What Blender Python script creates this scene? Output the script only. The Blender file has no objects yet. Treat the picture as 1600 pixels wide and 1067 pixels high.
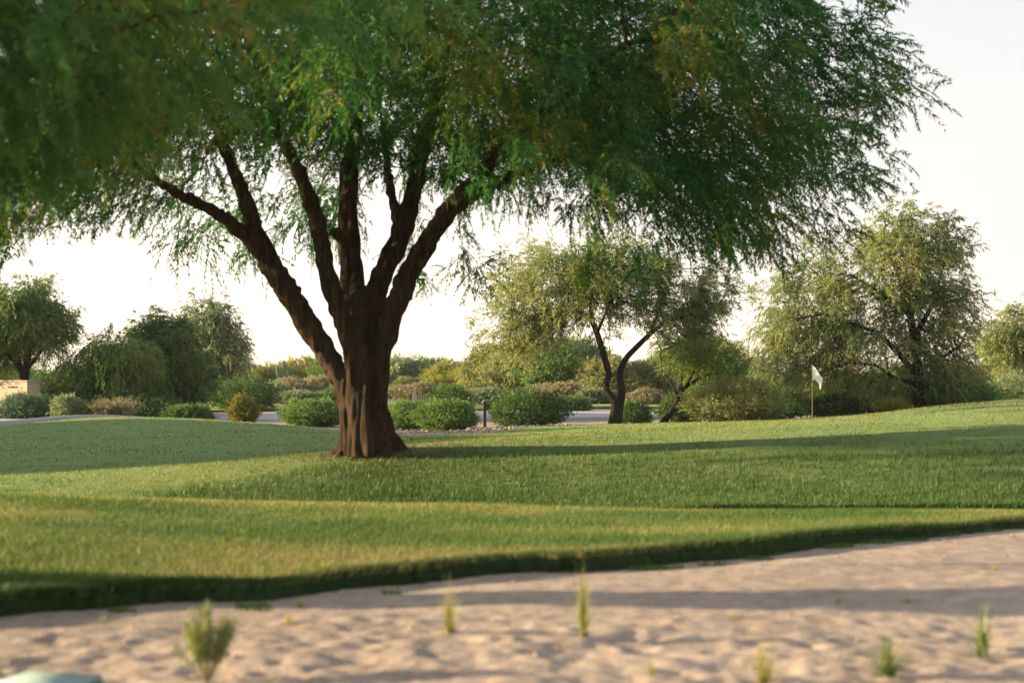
import bpy, bmesh, math, random
import numpy as np
from mathutils import Vector, Matrix

R = math.radians
random.seed(7)
RNG = np.random.default_rng(7)
scene = bpy.context.scene
COL = scene.collection

# ------------------------------------------------------------------ camera, sky, sun, exposure
CZ, HY, F = 1.6, 595.0, 1600 * 50 / 36.0          # eye height, horizon row, focal length in photo pixels
cam_d = bpy.data.cameras.new('camera')
cam = bpy.data.objects.new('camera', cam_d); COL.objects.link(cam)
cam.location = (0, 0, CZ); cam.rotation_euler = (R(90), 0, 0)
cam_d.lens = 50; cam_d.sensor_width = 36; cam_d.shift_y = (HY - 533.5) / 1600
cam_d.clip_start = 0.1; cam_d.clip_end = 40000
cam_d.dof.use_dof = True; cam_d.dof.focus_distance = 42; cam_d.dof.aperture_fstop = 1.2
scene.camera = cam

SUN_EL, SUN_BACK = R(11.5), R(0.5)                # low sun from the left
world = bpy.data.worlds.new('World'); scene.world = world; world.use_nodes = True
nt = world.node_tree; nt.nodes.clear()
sky = nt.nodes.new('ShaderNodeTexSky'); sky.sky_type = 'NISHITA'; sky.sun_disc = False
sky.sun_elevation = SUN_EL; sky.sun_rotation = R(-90) + SUN_BACK
sky.air_density = 1.0; sky.dust_density = 0.6; sky.ozone_density = 1.0
bg = nt.nodes.new('ShaderNodeBackground'); bg.inputs['Strength'].default_value = 0.088
wo = nt.nodes.new('ShaderNodeOutputWorld')
# a thin even veil of high cloud whitens the whole sky
veil = nt.nodes.new('ShaderNodeMix'); veil.data_type = 'RGBA'; veil.inputs['Factor'].default_value = 0.95
vn = nt.nodes.new('ShaderNodeTexNoise'); vn.inputs['Scale'].default_value = 2.2; vn.inputs['Detail'].default_value = 6
vm = nt.nodes.new('ShaderNodeMapping'); vm.inputs['Scale'].default_value = (1, 1, 5); vc = nt.nodes.new('ShaderNodeTexCoord')
nt.links.new(vc.outputs['Generated'], vm.inputs[0]); nt.links.new(vm.outputs[0], vn.inputs['Vector'])
vr = nt.nodes.new('ShaderNodeValToRGB'); vr.color_ramp.elements[0].position = .35; vr.color_ramp.elements[1].position = .7
vr.color_ramp.elements[0].color = (1.40, 1.58, 1.82, 1); vr.color_ramp.elements[1].color = (1.60, 1.72, 1.90, 1)
nt.links.new(vn.outputs[0], vr.inputs[0])
nt.links.new(sky.outputs[0], veil.inputs['A']); nt.links.new(vr.outputs[0], veil.inputs['B'])
nt.links.new(veil.outputs['Result'], bg.inputs[0]); nt.links.new(bg.outputs[0], wo.inputs[0])

sun_d = bpy.data.lights.new('sun', 'SUN'); sun = bpy.data.objects.new('sun', sun_d); COL.objects.link(sun)
sun_d.energy = 5.0; sun_d.angle = R(0.6); sun_d.color = (1.0, 0.76, 0.47)
to_sun = Vector((-math.cos(SUN_EL) * math.cos(SUN_BACK), math.cos(SUN_EL) * math.sin(SUN_BACK), math.sin(SUN_EL)))
sun.rotation_euler = to_sun.to_track_quat('Z', 'Y').to_euler(); sun.location = (-40, 20, 30)

vs = scene.view_settings
vs.view_transform = 'Standard'; vs.look = 'None'; vs.gamma = 1.0; vs.use_curve_mapping = False
vs.exposure = 2.4
scene.cycles.use_denoising = True
scene.cycles.max_bounces = 6; scene.cycles.diffuse_bounces = 3; scene.cycles.transmission_bounces = 4
scene.cycles.volume_bounces = 0

# ------------------------------------------------------------------ helpers
def P(px, py, d):
    """photo pixel at a given distance -> world point"""
    return np.array([(px - 800) * d / F, d, CZ + (HY - py) * d / F])

def link(o, parent=None):
    COL.objects.link(o)
    if parent is not None: o.parent = parent
    return o

def tag(o, label=None, cat=None, group=None, kind=None):
    if label: o['label'] = label
    if cat: o['category'] = cat
    if group: o['group'] = group
    if kind: o['kind'] = kind
    return o

def np_mesh(name, V, Fc, mat=None, smooth=False, attrs=None):
    V = np.ascontiguousarray(V, dtype=np.float32); Fc = np.ascontiguousarray(Fc, dtype=np.int32)
    m = bpy.data.meshes.new(name)
    k = Fc.shape[1]; n = Fc.shape[0]
    m.vertices.add(len(V)); m.vertices.foreach_set('co', V.ravel())
    m.loops.add(n * k); m.loops.foreach_set('vertex_index', Fc.ravel())
    m.polygons.add(n); m.polygons.foreach_set('loop_start', np.arange(0, n * k, k, dtype=np.int32))
    if smooth: m.polygons.foreach_set('use_smooth', np.ones(n, dtype=bool))
    m.update(calc_edges=True)
    for an, av in (attrs or {}).items():
        a = m.attributes.new(an, 'FLOAT', 'POINT'); a.data.foreach_set('value', np.ascontiguousarray(av, dtype=np.float32))
    if mat: m.materials.append(mat)
    return m

def np_obj(name, V, Fc, mat, parent=None, smooth=False, attrs=None):
    return link(bpy.data.objects.new(name, np_mesh(name, V, Fc, mat, smooth, attrs)), parent)

def empty(name, loc, rz=0):
    o = bpy.data.objects.new(name, None); o.empty_display_size = 0.3
    o.location = loc; o.rotation_euler = (0, 0, rz); COL.objects.link(o); return o

def copy_thing(root, loc, rz, scale=(1, 1, 1)):
    r = root.copy(); COL.objects.link(r); r.location = loc; r.rotation_euler = (0, 0, rz); r.scale = scale
    for ch in list(root.children):
        c = ch.copy(); COL.objects.link(c); c.parent = r
        for g in list(ch.children):
            d = g.copy(); COL.objects.link(d); d.parent = c
    return r

def bm_obj(name, bm, mat, parent=None, smooth=False):
    m = bpy.data.meshes.new(name); bm.to_mesh(m); bm.free(); m.materials.append(mat)
    if smooth:
        for p in m.polygons: p.use_smooth = True
    return link(bpy.data.objects.new(name, m), parent)

def box_bm(x0, x1, y0, y1, z0, z1, bevel=0.0, bm=None):
    bm = bm or bmesh.new()
    g = bmesh.ops.create_cube(bm, size=1)['verts']
    for v in g: v.co = Vector(((x0 + x1) / 2 + v.co.x * (x1 - x0), (y0 + y1) / 2 + v.co.y * (y1 - y0), (z0 + z1) / 2 + v.co.z * (z1 - z0)))
    if bevel:
        bmesh.ops.bevel(bm, geom=list({e for v in g for e in v.link_edges}), offset=bevel, segments=2, affect='EDGES')
    return bm

_L = {}
def vnoise(x, y, seed=0):
    if seed not in _L: _L[seed] = np.random.default_rng(seed + 100).random((128, 128))
    t = _L[seed]; xi = np.floor(x).astype(int); yi = np.floor(y).astype(int); fx = x - xi; fy = y - yi
    fx = fx * fx * (3 - 2 * fx); fy = fy * fy * (3 - 2 * fy)
    a = t[xi % 128, yi % 128]; b = t[(xi + 1) % 128, yi % 128]; c = t[xi % 128, (yi + 1) % 128]; d = t[(xi + 1) % 128, (yi + 1) % 128]
    return (a * (1 - fx) + b * fx) * (1 - fy) + (c * (1 - fx) + d * fx) * fy - 0.5
_L3 = {}
def vnoise3(p, seed=0):
    if seed not in _L3: _L3[seed] = np.random.default_rng(seed + 500).random((32, 32, 32))
    t = _L3[seed]; i = np.floor(p).astype(int); f = p - i; f = f * f * (3 - 2 * f); out = 0
    for dx in (0, 1):
        for dy in (0, 1):
            for dz in (0, 1):
                w = (f[..., 0] if dx else 1 - f[..., 0]) * (f[..., 1] if dy else 1 - f[..., 1]) * (f[..., 2] if dz else 1 - f[..., 2])
                out = out + w * t[(i[..., 0] + dx) % 32, (i[..., 1] + dy) % 32, (i[..., 2] + dz) % 32]
    return out - 0.5
def sstep(a, b, x):
    t = np.clip((x - a) / (b - a), 0, 1); return t * t * (3 - 2 * t)
def unit(v): return v / np.maximum(np.linalg.norm(v, axis=-1, keepdims=True), 1e-9)

# ------------------------------------------------------------------ materials
def new_mat(name):
    m = bpy.data.materials.new(name); m.use_nodes = True; n = m.node_tree; n.nodes.clear()
    out = n.nodes.new('ShaderNodeOutputMaterial'); return m, n, out
def N(n, t, **kw):
    o = n.nodes.new(t)
    for k, v in kw.items():
        if k in o.inputs: o.inputs[k].default_value = v
        else: setattr(o, k, v)
    return o
def ramp(n, stops, fac=None, interp='LINEAR'):
    r = n.nodes.new('ShaderNodeValToRGB'); r.color_ramp.interpolation = interp
    e = r.color_ramp.elements
    while len(e) < len(stops): e.new(0.5)
    for i, (p, c) in enumerate(stops): e[i].position = p; e[i].color = (*c, 1)
    if fac is not None: n.links.new(fac, r.inputs[0])
    return r
def noise(n, scale, detail=4, rough=0.55, vec=None, dim='3D'):
    t = n.nodes.new('ShaderNodeTexNoise'); t.noise_dimensions = dim
    t.inputs['Scale'].default_value = scale; t.inputs['Detail'].default_value = detail; t.inputs['Roughness'].default_value = rough
    if vec is not None: n.links.new(vec, t.inputs['Vector'])
    return t
def geo_pos(n): return n.nodes.new('ShaderNodeNewGeometry').outputs['Position']
def mapping(n, vec, scale):
    m = n.nodes.new('ShaderNodeMapping'); m.inputs['Scale'].default_value = scale; n.links.new(vec, m.inputs[0]); return m.outputs[0]

def leaf_mat(name, stops, trans=0.45, tboost=(1.5, 1.35, 0.7), rough=0.5):
    """stops: base colours over the per-leaf random attribute"""
    m, n, out = new_mat(name)
    a = N(n, 'ShaderNodeAttribute'); a.attribute_name = 'rnd'
    r = ramp(n, stops, a.outputs['Fac'])
    b = N(n, 'ShaderNodeBsdfPrincipled'); n.links.new(r.outputs[0], b.inputs['Base Color'])
    b.inputs['Roughness'].default_value = rough; b.inputs['Specular IOR Level'].default_value = 0.25
    mx = N(n, 'ShaderNodeMix', data_type='RGBA', blend_type='MULTIPLY'); mx.inputs['Factor'].default_value = 1
    n.links.new(r.outputs[0], mx.inputs['A']); mx.inputs['B'].default_value = (*tboost, 1)
    t = N(n, 'ShaderNodeBsdfTranslucent'); n.links.new(mx.outputs['Result'], t.inputs[0])
    s = N(n, 'ShaderNodeMixShader'); s.inputs[0].default_value = trans
    n.links.new(b.outputs[0], s.inputs[1]); n.links.new(t.outputs[0], s.inputs[2]); n.links.new(s.outputs[0], out.inputs[0])
    return m

def bark_mat(name, c0, c1, c2, scale=9, bump=0.6):
    m, n, out = new_mat(name)
    pos = N(n, 'ShaderNodeTexCoord').outputs['Object']
    v = mapping(n, pos, (1, 1, 0.12))
    a = noise(n, scale, 6, 0.65, v); b2 = noise(n, scale * 4, 4, 0.6, v); big = noise(n, 1.3, 3, 0.5, pos)
    r = ramp(n, [(0.3, c0), (0.52, c1), (0.75, c2)], a.outputs[0])
    mx = N(n, 'ShaderNodeMix', data_type='RGBA', blend_type='MULTIPLY'); mx.inputs['Factor'].default_value = 0.5
    n.links.new(r.outputs[0], mx.inputs['A'])
    r2 = ramp(n, [(0.3, (0.6, 0.58, 0.55)), (0.7, (1.15, 1.1, 1.05))], big.outputs[0]); n.links.new(r2.outputs[0], mx.inputs['B'])
    b = N(n, 'ShaderNodeBsdfPrincipled'); b.inputs['Roughness'].default_value = 0.9; b.inputs['Specular IOR Level'].default_value = 0.15
    n.links.new(mx.outputs['Result'], b.inputs['Base Color'])
    vo = N(n, 'ShaderNodeTexVoronoi', feature='DISTANCE_TO_EDGE'); vo.inputs['Scale'].default_value = scale * 2.4; vo.inputs['Randomness'].default_value = 1
    wv = N(n, 'ShaderNodeMix', data_type='RGBA', blend_type='LINEAR_LIGHT'); wv.inputs['Factor'].default_value = .12; n.links.new(mapping(n, pos, (1, 1, .16)), wv.inputs['A']); n.links.new(b2.outputs['Color'], wv.inputs['B'])
    n.links.new(wv.outputs['Result'], vo.inputs['Vector'])
    cr = ramp(n, [(0.0, (.35, .33, .30)), (0.16, (1, 1, 1))], vo.outputs['Distance'])
    grey = noise(n, 2.2, 4, .6, pos); gr = ramp(n, [(.45, (0, 0, 0)), (.7, (.6, .6, .6))], grey.outputs[0])
    gm = N(n, 'ShaderNodeMix', data_type='RGBA'); n.links.new(gr.outputs[0], gm.inputs['Factor']); n.links.new(mx.outputs['Result'], gm.inputs['A']); gm.inputs['B'].default_value = (c1[0] * 1.1, c1[0] * .95, c1[0] * .78, 1)
    cm = N(n, 'ShaderNodeMix', data_type='RGBA', blend_type='MULTIPLY'); cm.inputs['Factor'].default_value = 1; n.links.new(gm.outputs['Result'], cm.inputs['A']); n.links.new(cr.outputs[0], cm.inputs['B'])
    n.links.new(cm.outputs['Result'], b.inputs['Base Color'])
    vm = N(n, 'ShaderNodeMath', operation='MULTIPLY_ADD'); n.links.new(cr.outputs[0], vm.inputs[0]); vm.inputs[1].default_value = .5; n.links.new(a.outputs[0], vm.inputs[2])
    ad = N(n, 'ShaderNodeMath', operation='ADD'); n.links.new(vm.outputs[0], ad.inputs[0])
    ml = N(n, 'ShaderNodeMath', operation='MULTIPLY'); ml.inputs[1].default_value = 0.4; n.links.new(b2.outputs[0], ml.inputs[0]); n.links.new(ml.outputs[0], ad.inputs[1])
    bp = N(n, 'ShaderNodeBump'); bp.inputs['Strength'].default_value = bump; bp.inputs['Distance'].default_value = 0.05
    n.links.new(ad.outputs[0], bp.inputs['Height']); n.links.new(bp.outputs[0], b.inputs['Normal']); n.links.new(b.outputs[0], out.inputs[0])
    return m

def simple_mat(name, c, rough=0.7, var=0.15, scale=8, bump=0.0, spec=0.3):
    m, n, out = new_mat(name)
    pos = N(n, 'ShaderNodeTexCoord').outputs['Object']
    a = noise(n, scale, 5, 0.6, pos)
    r = ramp(n, [(0.3, tuple(x * (1 - var) for x in c)), (0.7, tuple(min(1, x * (1 + var)) for x in c))], a.outputs[0])
    b = N(n, 'ShaderNodeBsdfPrincipled'); b.inputs['Roughness'].default_value = rough; b.inputs['Specular IOR Level'].default_value = spec
    n.links.new(r.outputs[0], b.inputs['Base Color'])
    if bump:
        bp = N(n, 'ShaderNodeBump'); bp.inputs['Strength'].default_value = bump; bp.inputs['Distance'].default_value = 0.02
        n.links.new(a.outputs[0], bp.inputs['Height']); n.links.new(bp.outputs[0], b.inputs['Normal'])
    n.links.new(b.outputs[0], out.inputs[0]); return m

def sand_mat():
    m, n, out = new_mat('desert_sand'); pos = geo_pos(n)
    big = noise(n, 0.35, 4, 0.6, pos); mid = noise(n, 5, 6, 0.65, pos); fine = noise(n, 60, 5, 0.7, pos)
    r = ramp(n, [(0.32, (0.29, 0.238, 0.198)), (0.5, (0.37, 0.310, 0.262)), (0.7, (0.44, 0.375, 0.322))], mid.outputs[0])
    r2 = ramp(n, [(0.35, (0.82, 0.80, 0.78)), (0.65, (1.08, 1.05, 1.02))], big.outputs[0])
    r3 = ramp(n, [(0.35, (0.72, 0.70, 0.68)), (0.6, (1.08, 1.07, 1.06))], fine.outputs[0])
    m1 = N(n, 'ShaderNodeMix', data_type='RGBA', blend_type='MULTIPLY'); m1.inputs['Factor'].default_value = 1
    m2 = N(n, 'ShaderNodeMix', data_type='RGBA', blend_type='MULTIPLY'); m2.inputs['Factor'].default_value = 1
    n.links.new(r.outputs[0], m1.inputs['A']); n.links.new(r2.outputs[0], m1.inputs['B'])
    n.links.new(m1.outputs['Result'], m2.inputs['A']); n.links.new(r3.outputs[0], m2.inputs['B'])
    b = N(n, 'ShaderNodeBsdfPrincipled'); b.inputs['Roughness'].default_value = 0.95; b.inputs['Specular IOR Level'].default_value = 0.1
    n.links.new(m2.outputs['Result'], b.inputs['Base Color'])
    ad = N(n, 'ShaderNodeMath', operation='MULTIPLY_ADD'); n.links.new(fine.outputs[0], ad.inputs[0]); ad.inputs[1].default_value = 0.35; n.links.new(mid.outputs[0], ad.inputs[2])
    bp = N(n, 'ShaderNodeBump'); bp.inputs['Strength'].default_value = 0.7; bp.inputs['Distance'].default_value = 0.03
    n.links.new(ad.outputs[0], bp.inputs['Height']); n.links.new(bp.outputs[0], b.inputs['Normal'])
    n.links.new(b.outputs[0], out.inputs[0]); return m

def turf_mat(name, greens, dry, dry_amt, rough_greens=None):
    m, n, out = new_mat(name); pos = geo_pos(n)
    v = mapping(n, pos, (0.55, 1.0, 1.0))
    patch = noise(n, 0.55, 5, 0.6, v); mid = noise(n, 3.2, 5, 0.65, v); fine = noise(n, 55, 4, 0.75, pos)
    r = ramp(n, [(0.3, greens[0]), (0.5, greens[1]), (0.72, greens[2])], mid.outputs[0])
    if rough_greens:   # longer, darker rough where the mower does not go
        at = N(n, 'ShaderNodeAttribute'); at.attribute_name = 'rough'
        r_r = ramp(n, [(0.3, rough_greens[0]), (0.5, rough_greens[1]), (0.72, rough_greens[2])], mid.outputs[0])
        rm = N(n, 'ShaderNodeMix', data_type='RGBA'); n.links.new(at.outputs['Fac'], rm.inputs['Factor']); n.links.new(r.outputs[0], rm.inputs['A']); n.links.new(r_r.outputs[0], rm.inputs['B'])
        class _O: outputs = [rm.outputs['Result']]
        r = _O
    pr = ramp(n, [(dry_amt, (0, 0, 0)), (dry_amt + 0.18, (0.75, 0.75, 0.75))], patch.outputs[0])
    m1 = N(n, 'ShaderNodeMix', data_type='RGBA'); n.links.new(pr.outputs[0], m1.inputs['Factor'])
    n.links.new(r.outputs[0], m1.inputs['A']); m1.inputs['B'].default_value = (*dry, 1)
    fr = ramp(n, [(0.3, (0.55, 0.55, 0.5)), (0.65, (1.25, 1.25, 1.2))], fine.outputs[0])
    m2 = N(n, 'ShaderNodeMix', data_type='RGBA', blend_type='MULTIPLY'); m2.inputs['Factor'].default_value = 1
    n.links.new(m1.outputs['Result'], m2.inputs['A']); n.links.new(fr.outputs[0], m2.inputs['B'])
    b = N(n, 'ShaderNodeBsdfPrincipled'); b.inputs['Roughness'].default_value = 0.85; b.inputs['Specular IOR Level'].default_value = 0.12
    b.inputs['Sheen Weight'].default_value = 0.15; b.inputs['Sheen Tint'].default_value = (0.8, 0.9, 0.4, 1)
    n.links.new(m2.outputs['Result'], b.inputs['Base Color'])
    ad = N(n, 'ShaderNodeMath', operation='MULTIPLY_ADD'); n.links.new(fine.outputs[0], ad.inputs[0]); ad.inputs[1].default_value = 0.5; n.links.new(mid.outputs[0], ad.inputs[2])
    bp = N(n, 'ShaderNodeBump'); bp.inputs['Strength'].default_value = 0.8; bp.inputs['Distance'].default_value = 0.04
    n.links.new(ad.outputs[0], bp.inputs['Height']); n.links.new(bp.outputs[0], b.inputs['Normal'])
    n.links.new(b.outputs[0], out.inputs[0]); return m

M_SAND = sand_mat()
M_TURF_A = turf_mat('rough_turf', [(0.075, 0.12, 0.022), (0.115, 0.165, 0.034), (0.16, 0.20, 0.055)], (0.22, 0.18, 0.09), 0.36)
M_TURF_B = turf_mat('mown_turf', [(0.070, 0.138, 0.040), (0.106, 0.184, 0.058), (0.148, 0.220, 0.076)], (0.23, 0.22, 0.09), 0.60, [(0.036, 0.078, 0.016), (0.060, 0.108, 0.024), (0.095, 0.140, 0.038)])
M_BLADE = leaf_mat('grass_blades', [(0.0, (0.035, 0.085, 0.018)), (0.25, (0.065, 0.13, 0.032)), (0.55, (0.105, 0.175, 0.045)), (0.85, (0.17, 0.20, 0.065)), (1.0, (0.27, 0.235, 0.12))], 0.4)
M_PATH = simple_mat('path_concrete', (0.30, 0.30, 0.32), 0.85, 0.08, 3, 0.2)
M_KERB = simple_mat('kerb_concrete', (0.33, 0.33, 0.34), 0.85, 0.1, 4, 0.2)
M_BARK = bark_mat('mesquite_bark', (0.028, 0.017, 0.009), (0.145, 0.087, 0.045), (0.30, 0.19, 0.10), 17, 1.0)
M_BARK2 = bark_mat('grey_bark', (0.015, 0.013, 0.011), (0.045, 0.038, 0.032), (0.12, 0.10, 0.085), 10, 0.8)
M_TWIG = simple_mat('twig_bark', (0.045, 0.032, 0.022), 0.9, 0.3, 12)
M_LEAF_BIG = leaf_mat('mesquite_leaf', [(0.0, (0.018, 0.083, 0.024)), (0.5, (0.033, 0.124, 0.031)), (0.78, (0.070, 0.155, 0.031)), (0.94, (0.177, 0.196, 0.031)), (1.0, (0.278, 0.196, 0.038))], 0.45)
M_LEAF_BG = leaf_mat('desert_tree_leaf', [(0.0, (0.14, 0.205, 0.09)), (0.55, (0.21, 0.27, 0.115)), (0.85, (0.29, 0.315, 0.12)), (1.0, (0.36, 0.32, 0.12))], 0.5, (1.25, 1.15, 0.75))
M_LEAF_GREY = leaf_mat('silvery_leaf', [(0.0, (0.111, 0.169, 0.091)), (0.6, (0.182, 0.247, 0.130)), (1.0, (0.299, 0.325, 0.169))], 0.4, (1.2, 1.15, 0.8))
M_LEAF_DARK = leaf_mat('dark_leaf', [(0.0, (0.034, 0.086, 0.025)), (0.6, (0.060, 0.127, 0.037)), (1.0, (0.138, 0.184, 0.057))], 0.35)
M_LEAF_MID = leaf_mat('mid_green_leaf', [(0.0, (0.065, 0.143, 0.036)), (0.6, (0.111, 0.202, 0.055)), (1.0, (0.221, 0.260, 0.078))], 0.4)
M_LEAF_OLIVE = leaf_mat('olive_leaf', [(0.0, (0.130, 0.163, 0.058)), (0.6, (0.208, 0.234, 0.085)), (1.0, (0.351, 0.305, 0.130))], 0.4, (1.2, 1.15, 0.8))
M_LEAF_YEL = leaf_mat('yellow_green_leaf', [(0.0, (0.13, 0.17, 0.035)), (0.6, (0.20, 0.23, 0.05)), (1.0, (0.30, 0.25, 0.06))], 0.45)
M_LEAF_SAGE = leaf_mat('sage_leaf', [(0.0, (0.06, 0.12, 0.075)), (0.6, (0.10, 0.17, 0.10)), (1.0, (0.22, 0.25, 0.13))], 0.3, (1.1, 1.1, 0.85))
M_LEAF_RED = leaf_mat('rusty_leaf', [(0.0, (0.07, 0.10, 0.022)), (0.45, (0.12, 0.15, 0.03)), (0.8, (0.18, 0.16, 0.04)), (1.0, (0.24, 0.13, 0.05))], 0.4)
M_LEAF_TAN = leaf_mat('dry_tan_grass', [(0.0, (0.16, 0.165, 0.085)), (0.6, (0.235, 0.22, 0.125)), (1.0, (0.33, 0.275, 0.17))], 0.4, (1.1, 1.0, 0.85))
M_WHITE = simple_mat('white_flag_cloth', (0.82, 0.82, 0.82), 0.8, 0.03, 6)
M_STICK = simple_mat('yellow_fibreglass', (0.62, 0.42, 0.12), 0.45, 0.05, 6)
M_TAN = simple_mat('tan_stucco', (0.52, 0.42, 0.30), 0.9, 0.08, 14, 0.3)
M_DARKSLOT = simple_mat('dark_metal', (0.03, 0.028, 0.026), 0.6, 0.1, 6)
M_WOODDK = simple_mat('dark_wood', (0.055, 0.038, 0.028), 0.8, 0.25, 18)
M_GREYTOP = simple_mat('weathered_grey', (0.36, 0.33, 0.30), 0.8, 0.12, 10)
M_VALVE = simple_mat('pale_green_plastic', (0.22, 0.30, 0.28), 0.5, 0.08, 9)
M_VALVE2 = simple_mat('teal_plastic', (0.06, 0.19, 0.16), 0.45, 0.1, 9)
M_CACTUS = simple_mat('saguaro_skin', (0.085, 0.17, 0.12), 0.8, 0.2, 9)
M_STONE = simple_mat('desert_stone', (0.27, 0.21, 0.17), 0.9, 0.25, 6, 0.4)
M_ROCK = simple_mat('mountain_rock', (0.20, 0.17, 0.16), 1.0, 0.2, 0.01)

# ------------------------------------------------------------------ the lie of the land
# cross-sections through the course: bearing (as photo column) -> (distance, height)
TAIL = [(50, .03), (54, .04), (60, .25), (66, .36), (75, .45), (100, .6), (130, .6)]
SECT = {
    -700: [(8.6, .12), (12, .3), (15, .38), (18, .1), (21, .15), (25, -.2), (30, -.3), (37, -.1), (44, .12), (52, .2), (60, .3), (75, .45), (100, .6)],
    0:    [(9.7, .085), (12.5, .25), (16, .325), (18.4, -.10), (20.5, -.12), (23, -.07), (25, -.088), (27.5, -.32), (30, -.40), (36, -.17), (43.5, .11), (46, .12), (52, .2), (60, .3), (75, .45), (100, .6)],
    170:  [(10.1, .085), (13, .22), (16.5, .26), (18.7, -.12), (20.5, -.09), (22.5, .0), (24.5, .06), (27, -.22), (30, -.34), (35.5, -.1), (42.5, .17), (46.5, .46), (48.3, .43), (51, .14), (56, .06), (60, .25), (66, .36), (75, .45), (100, .6)],
    300:  [(10.3, .085), (13.5, .19), (17, .207), (19, -.16), (20.7, -.03), (22.3, .13), (24, .20), (26.5, -.04), (30, -.27), (35, -.05), (42, .22), (46, .38), (48, .36), (51, .12), (54, .06), (60, .25), (66, .36), (75, .45), (100, .6)],
    500:  [(10.9, .085), (14, .14), (17.6, .10), (19.8, -.16), (21.8, .14), (23.8, .39), (25.5, .29), (28, .04), (32, -.05), (38, .05), (43, .12)] + TAIL,
    600:  [(11.1, .085), (14, .12), (17.8, .08), (19.6, -.2), (20.5, -.14), (22.2, .09), (24, .47), (25.5, .46), (28, .30), (32, .13), (38, .09), (44, .08)] + TAIL,
    800:  [(11.8, .12), (15, .07), (17.8, .03), (19.4, -.2), (20.6, -.1), (22.1, .07), (23.9, .45), (25.7, .54), (29, .45), (36, .2), (40, .24), (42, .22), (45, .1)] + TAIL,
    1000: [(12.5, .12), (15.2, .05), (17.3, .01), (18.7, -.15), (19.4, -.14), (20.6, -.04), (22, .13), (23.9, .50), (25.6, .61), (28, .645), (31.5, .52), (36, .33), (42, .34), (44, .3), (47, .12)] + TAIL,
    1270: [(13.6, .12), (15.5, .05), (17.2, .0), (18.3, -.13), (19.1, -.12), (20.4, .03), (21.8, .21), (23.7, .61), (25.5, .75), (28.5, .83), (31, .75), (34, .6), (42, .4), (48, .3), (54, .2), (60, .25), (66, .36), (75, .45), (100, .6)],
    1600: [(15.7, .08), (16.4, .05), (17, .016), (17.8, -.06), (18.5, -.05), (20, .09), (21.4, .27), (23.6, .77), (25.2, .96), (27.5, 1.14), (30, 1.235), (33, 1.18), (36, 1.0), (50, .7), (60, .6), (75, .5), (100, .6)],
    2300: [(20, .1), (20.6, .0), (21.2, -.03), (22.4, .3), (24, .7), (27, 1.2), (31, 1.45), (40, 1.2), (60, .7), (100, .6)],
}
GPX = np.arange(-1400, 3001, 20.0); GD = np.arange(5, 130.01, 0.1)
_cols = sorted(SECT)
_tab = np.array([np.interp(GD, *zip(*SECT[c])) for c in _cols])
_T = np.array([np.interp(GPX, _cols, _tab[:, j]) for j in range(len(GD))]).T
def gauss(a, sig, axis):
    k = np.arange(-int(3 * sig), int(3 * sig) + 1); w = np.exp(-0.5 * (k / sig) ** 2); w /= w.sum()
    p = np.pad(a, [(len(k) // 2,) * 2 if i == axis else (0, 0) for i in (0, 1)], mode='edge')
    return sum(w[i] * np.take(p, np.arange(i, i + a.shape[axis]), axis=axis) for i in range(len(k)))
_T = gauss(gauss(_T, 4, 1), 3.5, 0)
def bearing(x, y): return 800 + F * x / np.maximum(y, 5.0)
def T(x, y):
    x = np.asarray(x, float); y = np.asarray(y, float)
    i = np.clip((bearing(x, y) - GPX[0]) / 20.0, 0, len(GPX) - 1.001); j = np.clip((y - 5) / 0.1, 0, len(GD) - 1.001)
    i0 = i.astype(int); j0 = j.astype(int); fi = i - i0; fj = j - j0
    z = (_T[i0, j0] * (1 - fi) + _T[i0 + 1, j0] * fi) * (1 - fj) + (_T[i0, j0 + 1] * (1 - fi) + _T[i0 + 1, j0 + 1] * fi) * fj
    return z + 0.05 * vnoise(x / 2.3, y / 2.3, 3) * sstep(14, 24, y)
def toe(px):
    d = np.interp(px, [-1400, -700, 0, 200, 400, 600, 800, 1000, 1200, 1400, 1600, 2300, 3000], [7.4, 8.5, 9.69, 10.15, 10.6, 11.2, 11.8, 12.35, 13.2, 14.3, 15.66, 20, 26])
    return d + 0.10 * np.sin(px / 95.0) + 0.07 * np.sin(px / 41.0 + 1) + 0.10 * vnoise(px / 14.0, px * 0 + .5, 71) + .06 * vnoise(px / 5.0, px * 0 + 3.5, 72)
def dip(px): return np.interp(px, [-700, 0, 300, 600, 800, 1000, 1270, 1600, 2300], [18, 18.5, 19, 19.6, 19.4, 18.75, 18.5, 17.85, 20.9])
def far_edge(px):
    return np.interp(px, [-700, 0, 90, 200, 300, 420, 520, 600, 640, 760, 870, 950, 1080, 1270, 1600, 2300], [44, 45, 47.5, 48.5, 48.5, 46, 43.2, 40, 38.2, 38.6, 43, 45.5, 46, 52, 56, 60])
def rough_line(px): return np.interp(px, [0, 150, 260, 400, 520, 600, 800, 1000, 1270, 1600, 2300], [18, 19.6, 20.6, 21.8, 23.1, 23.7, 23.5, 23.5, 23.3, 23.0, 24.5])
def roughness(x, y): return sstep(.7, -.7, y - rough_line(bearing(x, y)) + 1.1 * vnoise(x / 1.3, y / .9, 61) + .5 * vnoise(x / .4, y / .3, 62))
def gap(px): return 0.6 * sstep(960, 1150, px)
def sandz(x, y):
    rough = .35 + .65 * sstep(10.2, 8.6, y + .5 * vnoise(x / 2, y / 2, 16))
    n = 0.06 * vnoise(x / 1.1, y / 0.5, 11) + rough * (0.030 * vnoise(x / 0.30, y / 0.20, 12) + 0.034 * vnoise(x / 0.15, y / 0.10, 13) + .024 * vnoise(x / .07, y / .06, 17)) + 0.10 * vnoise(x / 3.7, y / 2.9, 14)
    return n
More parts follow.
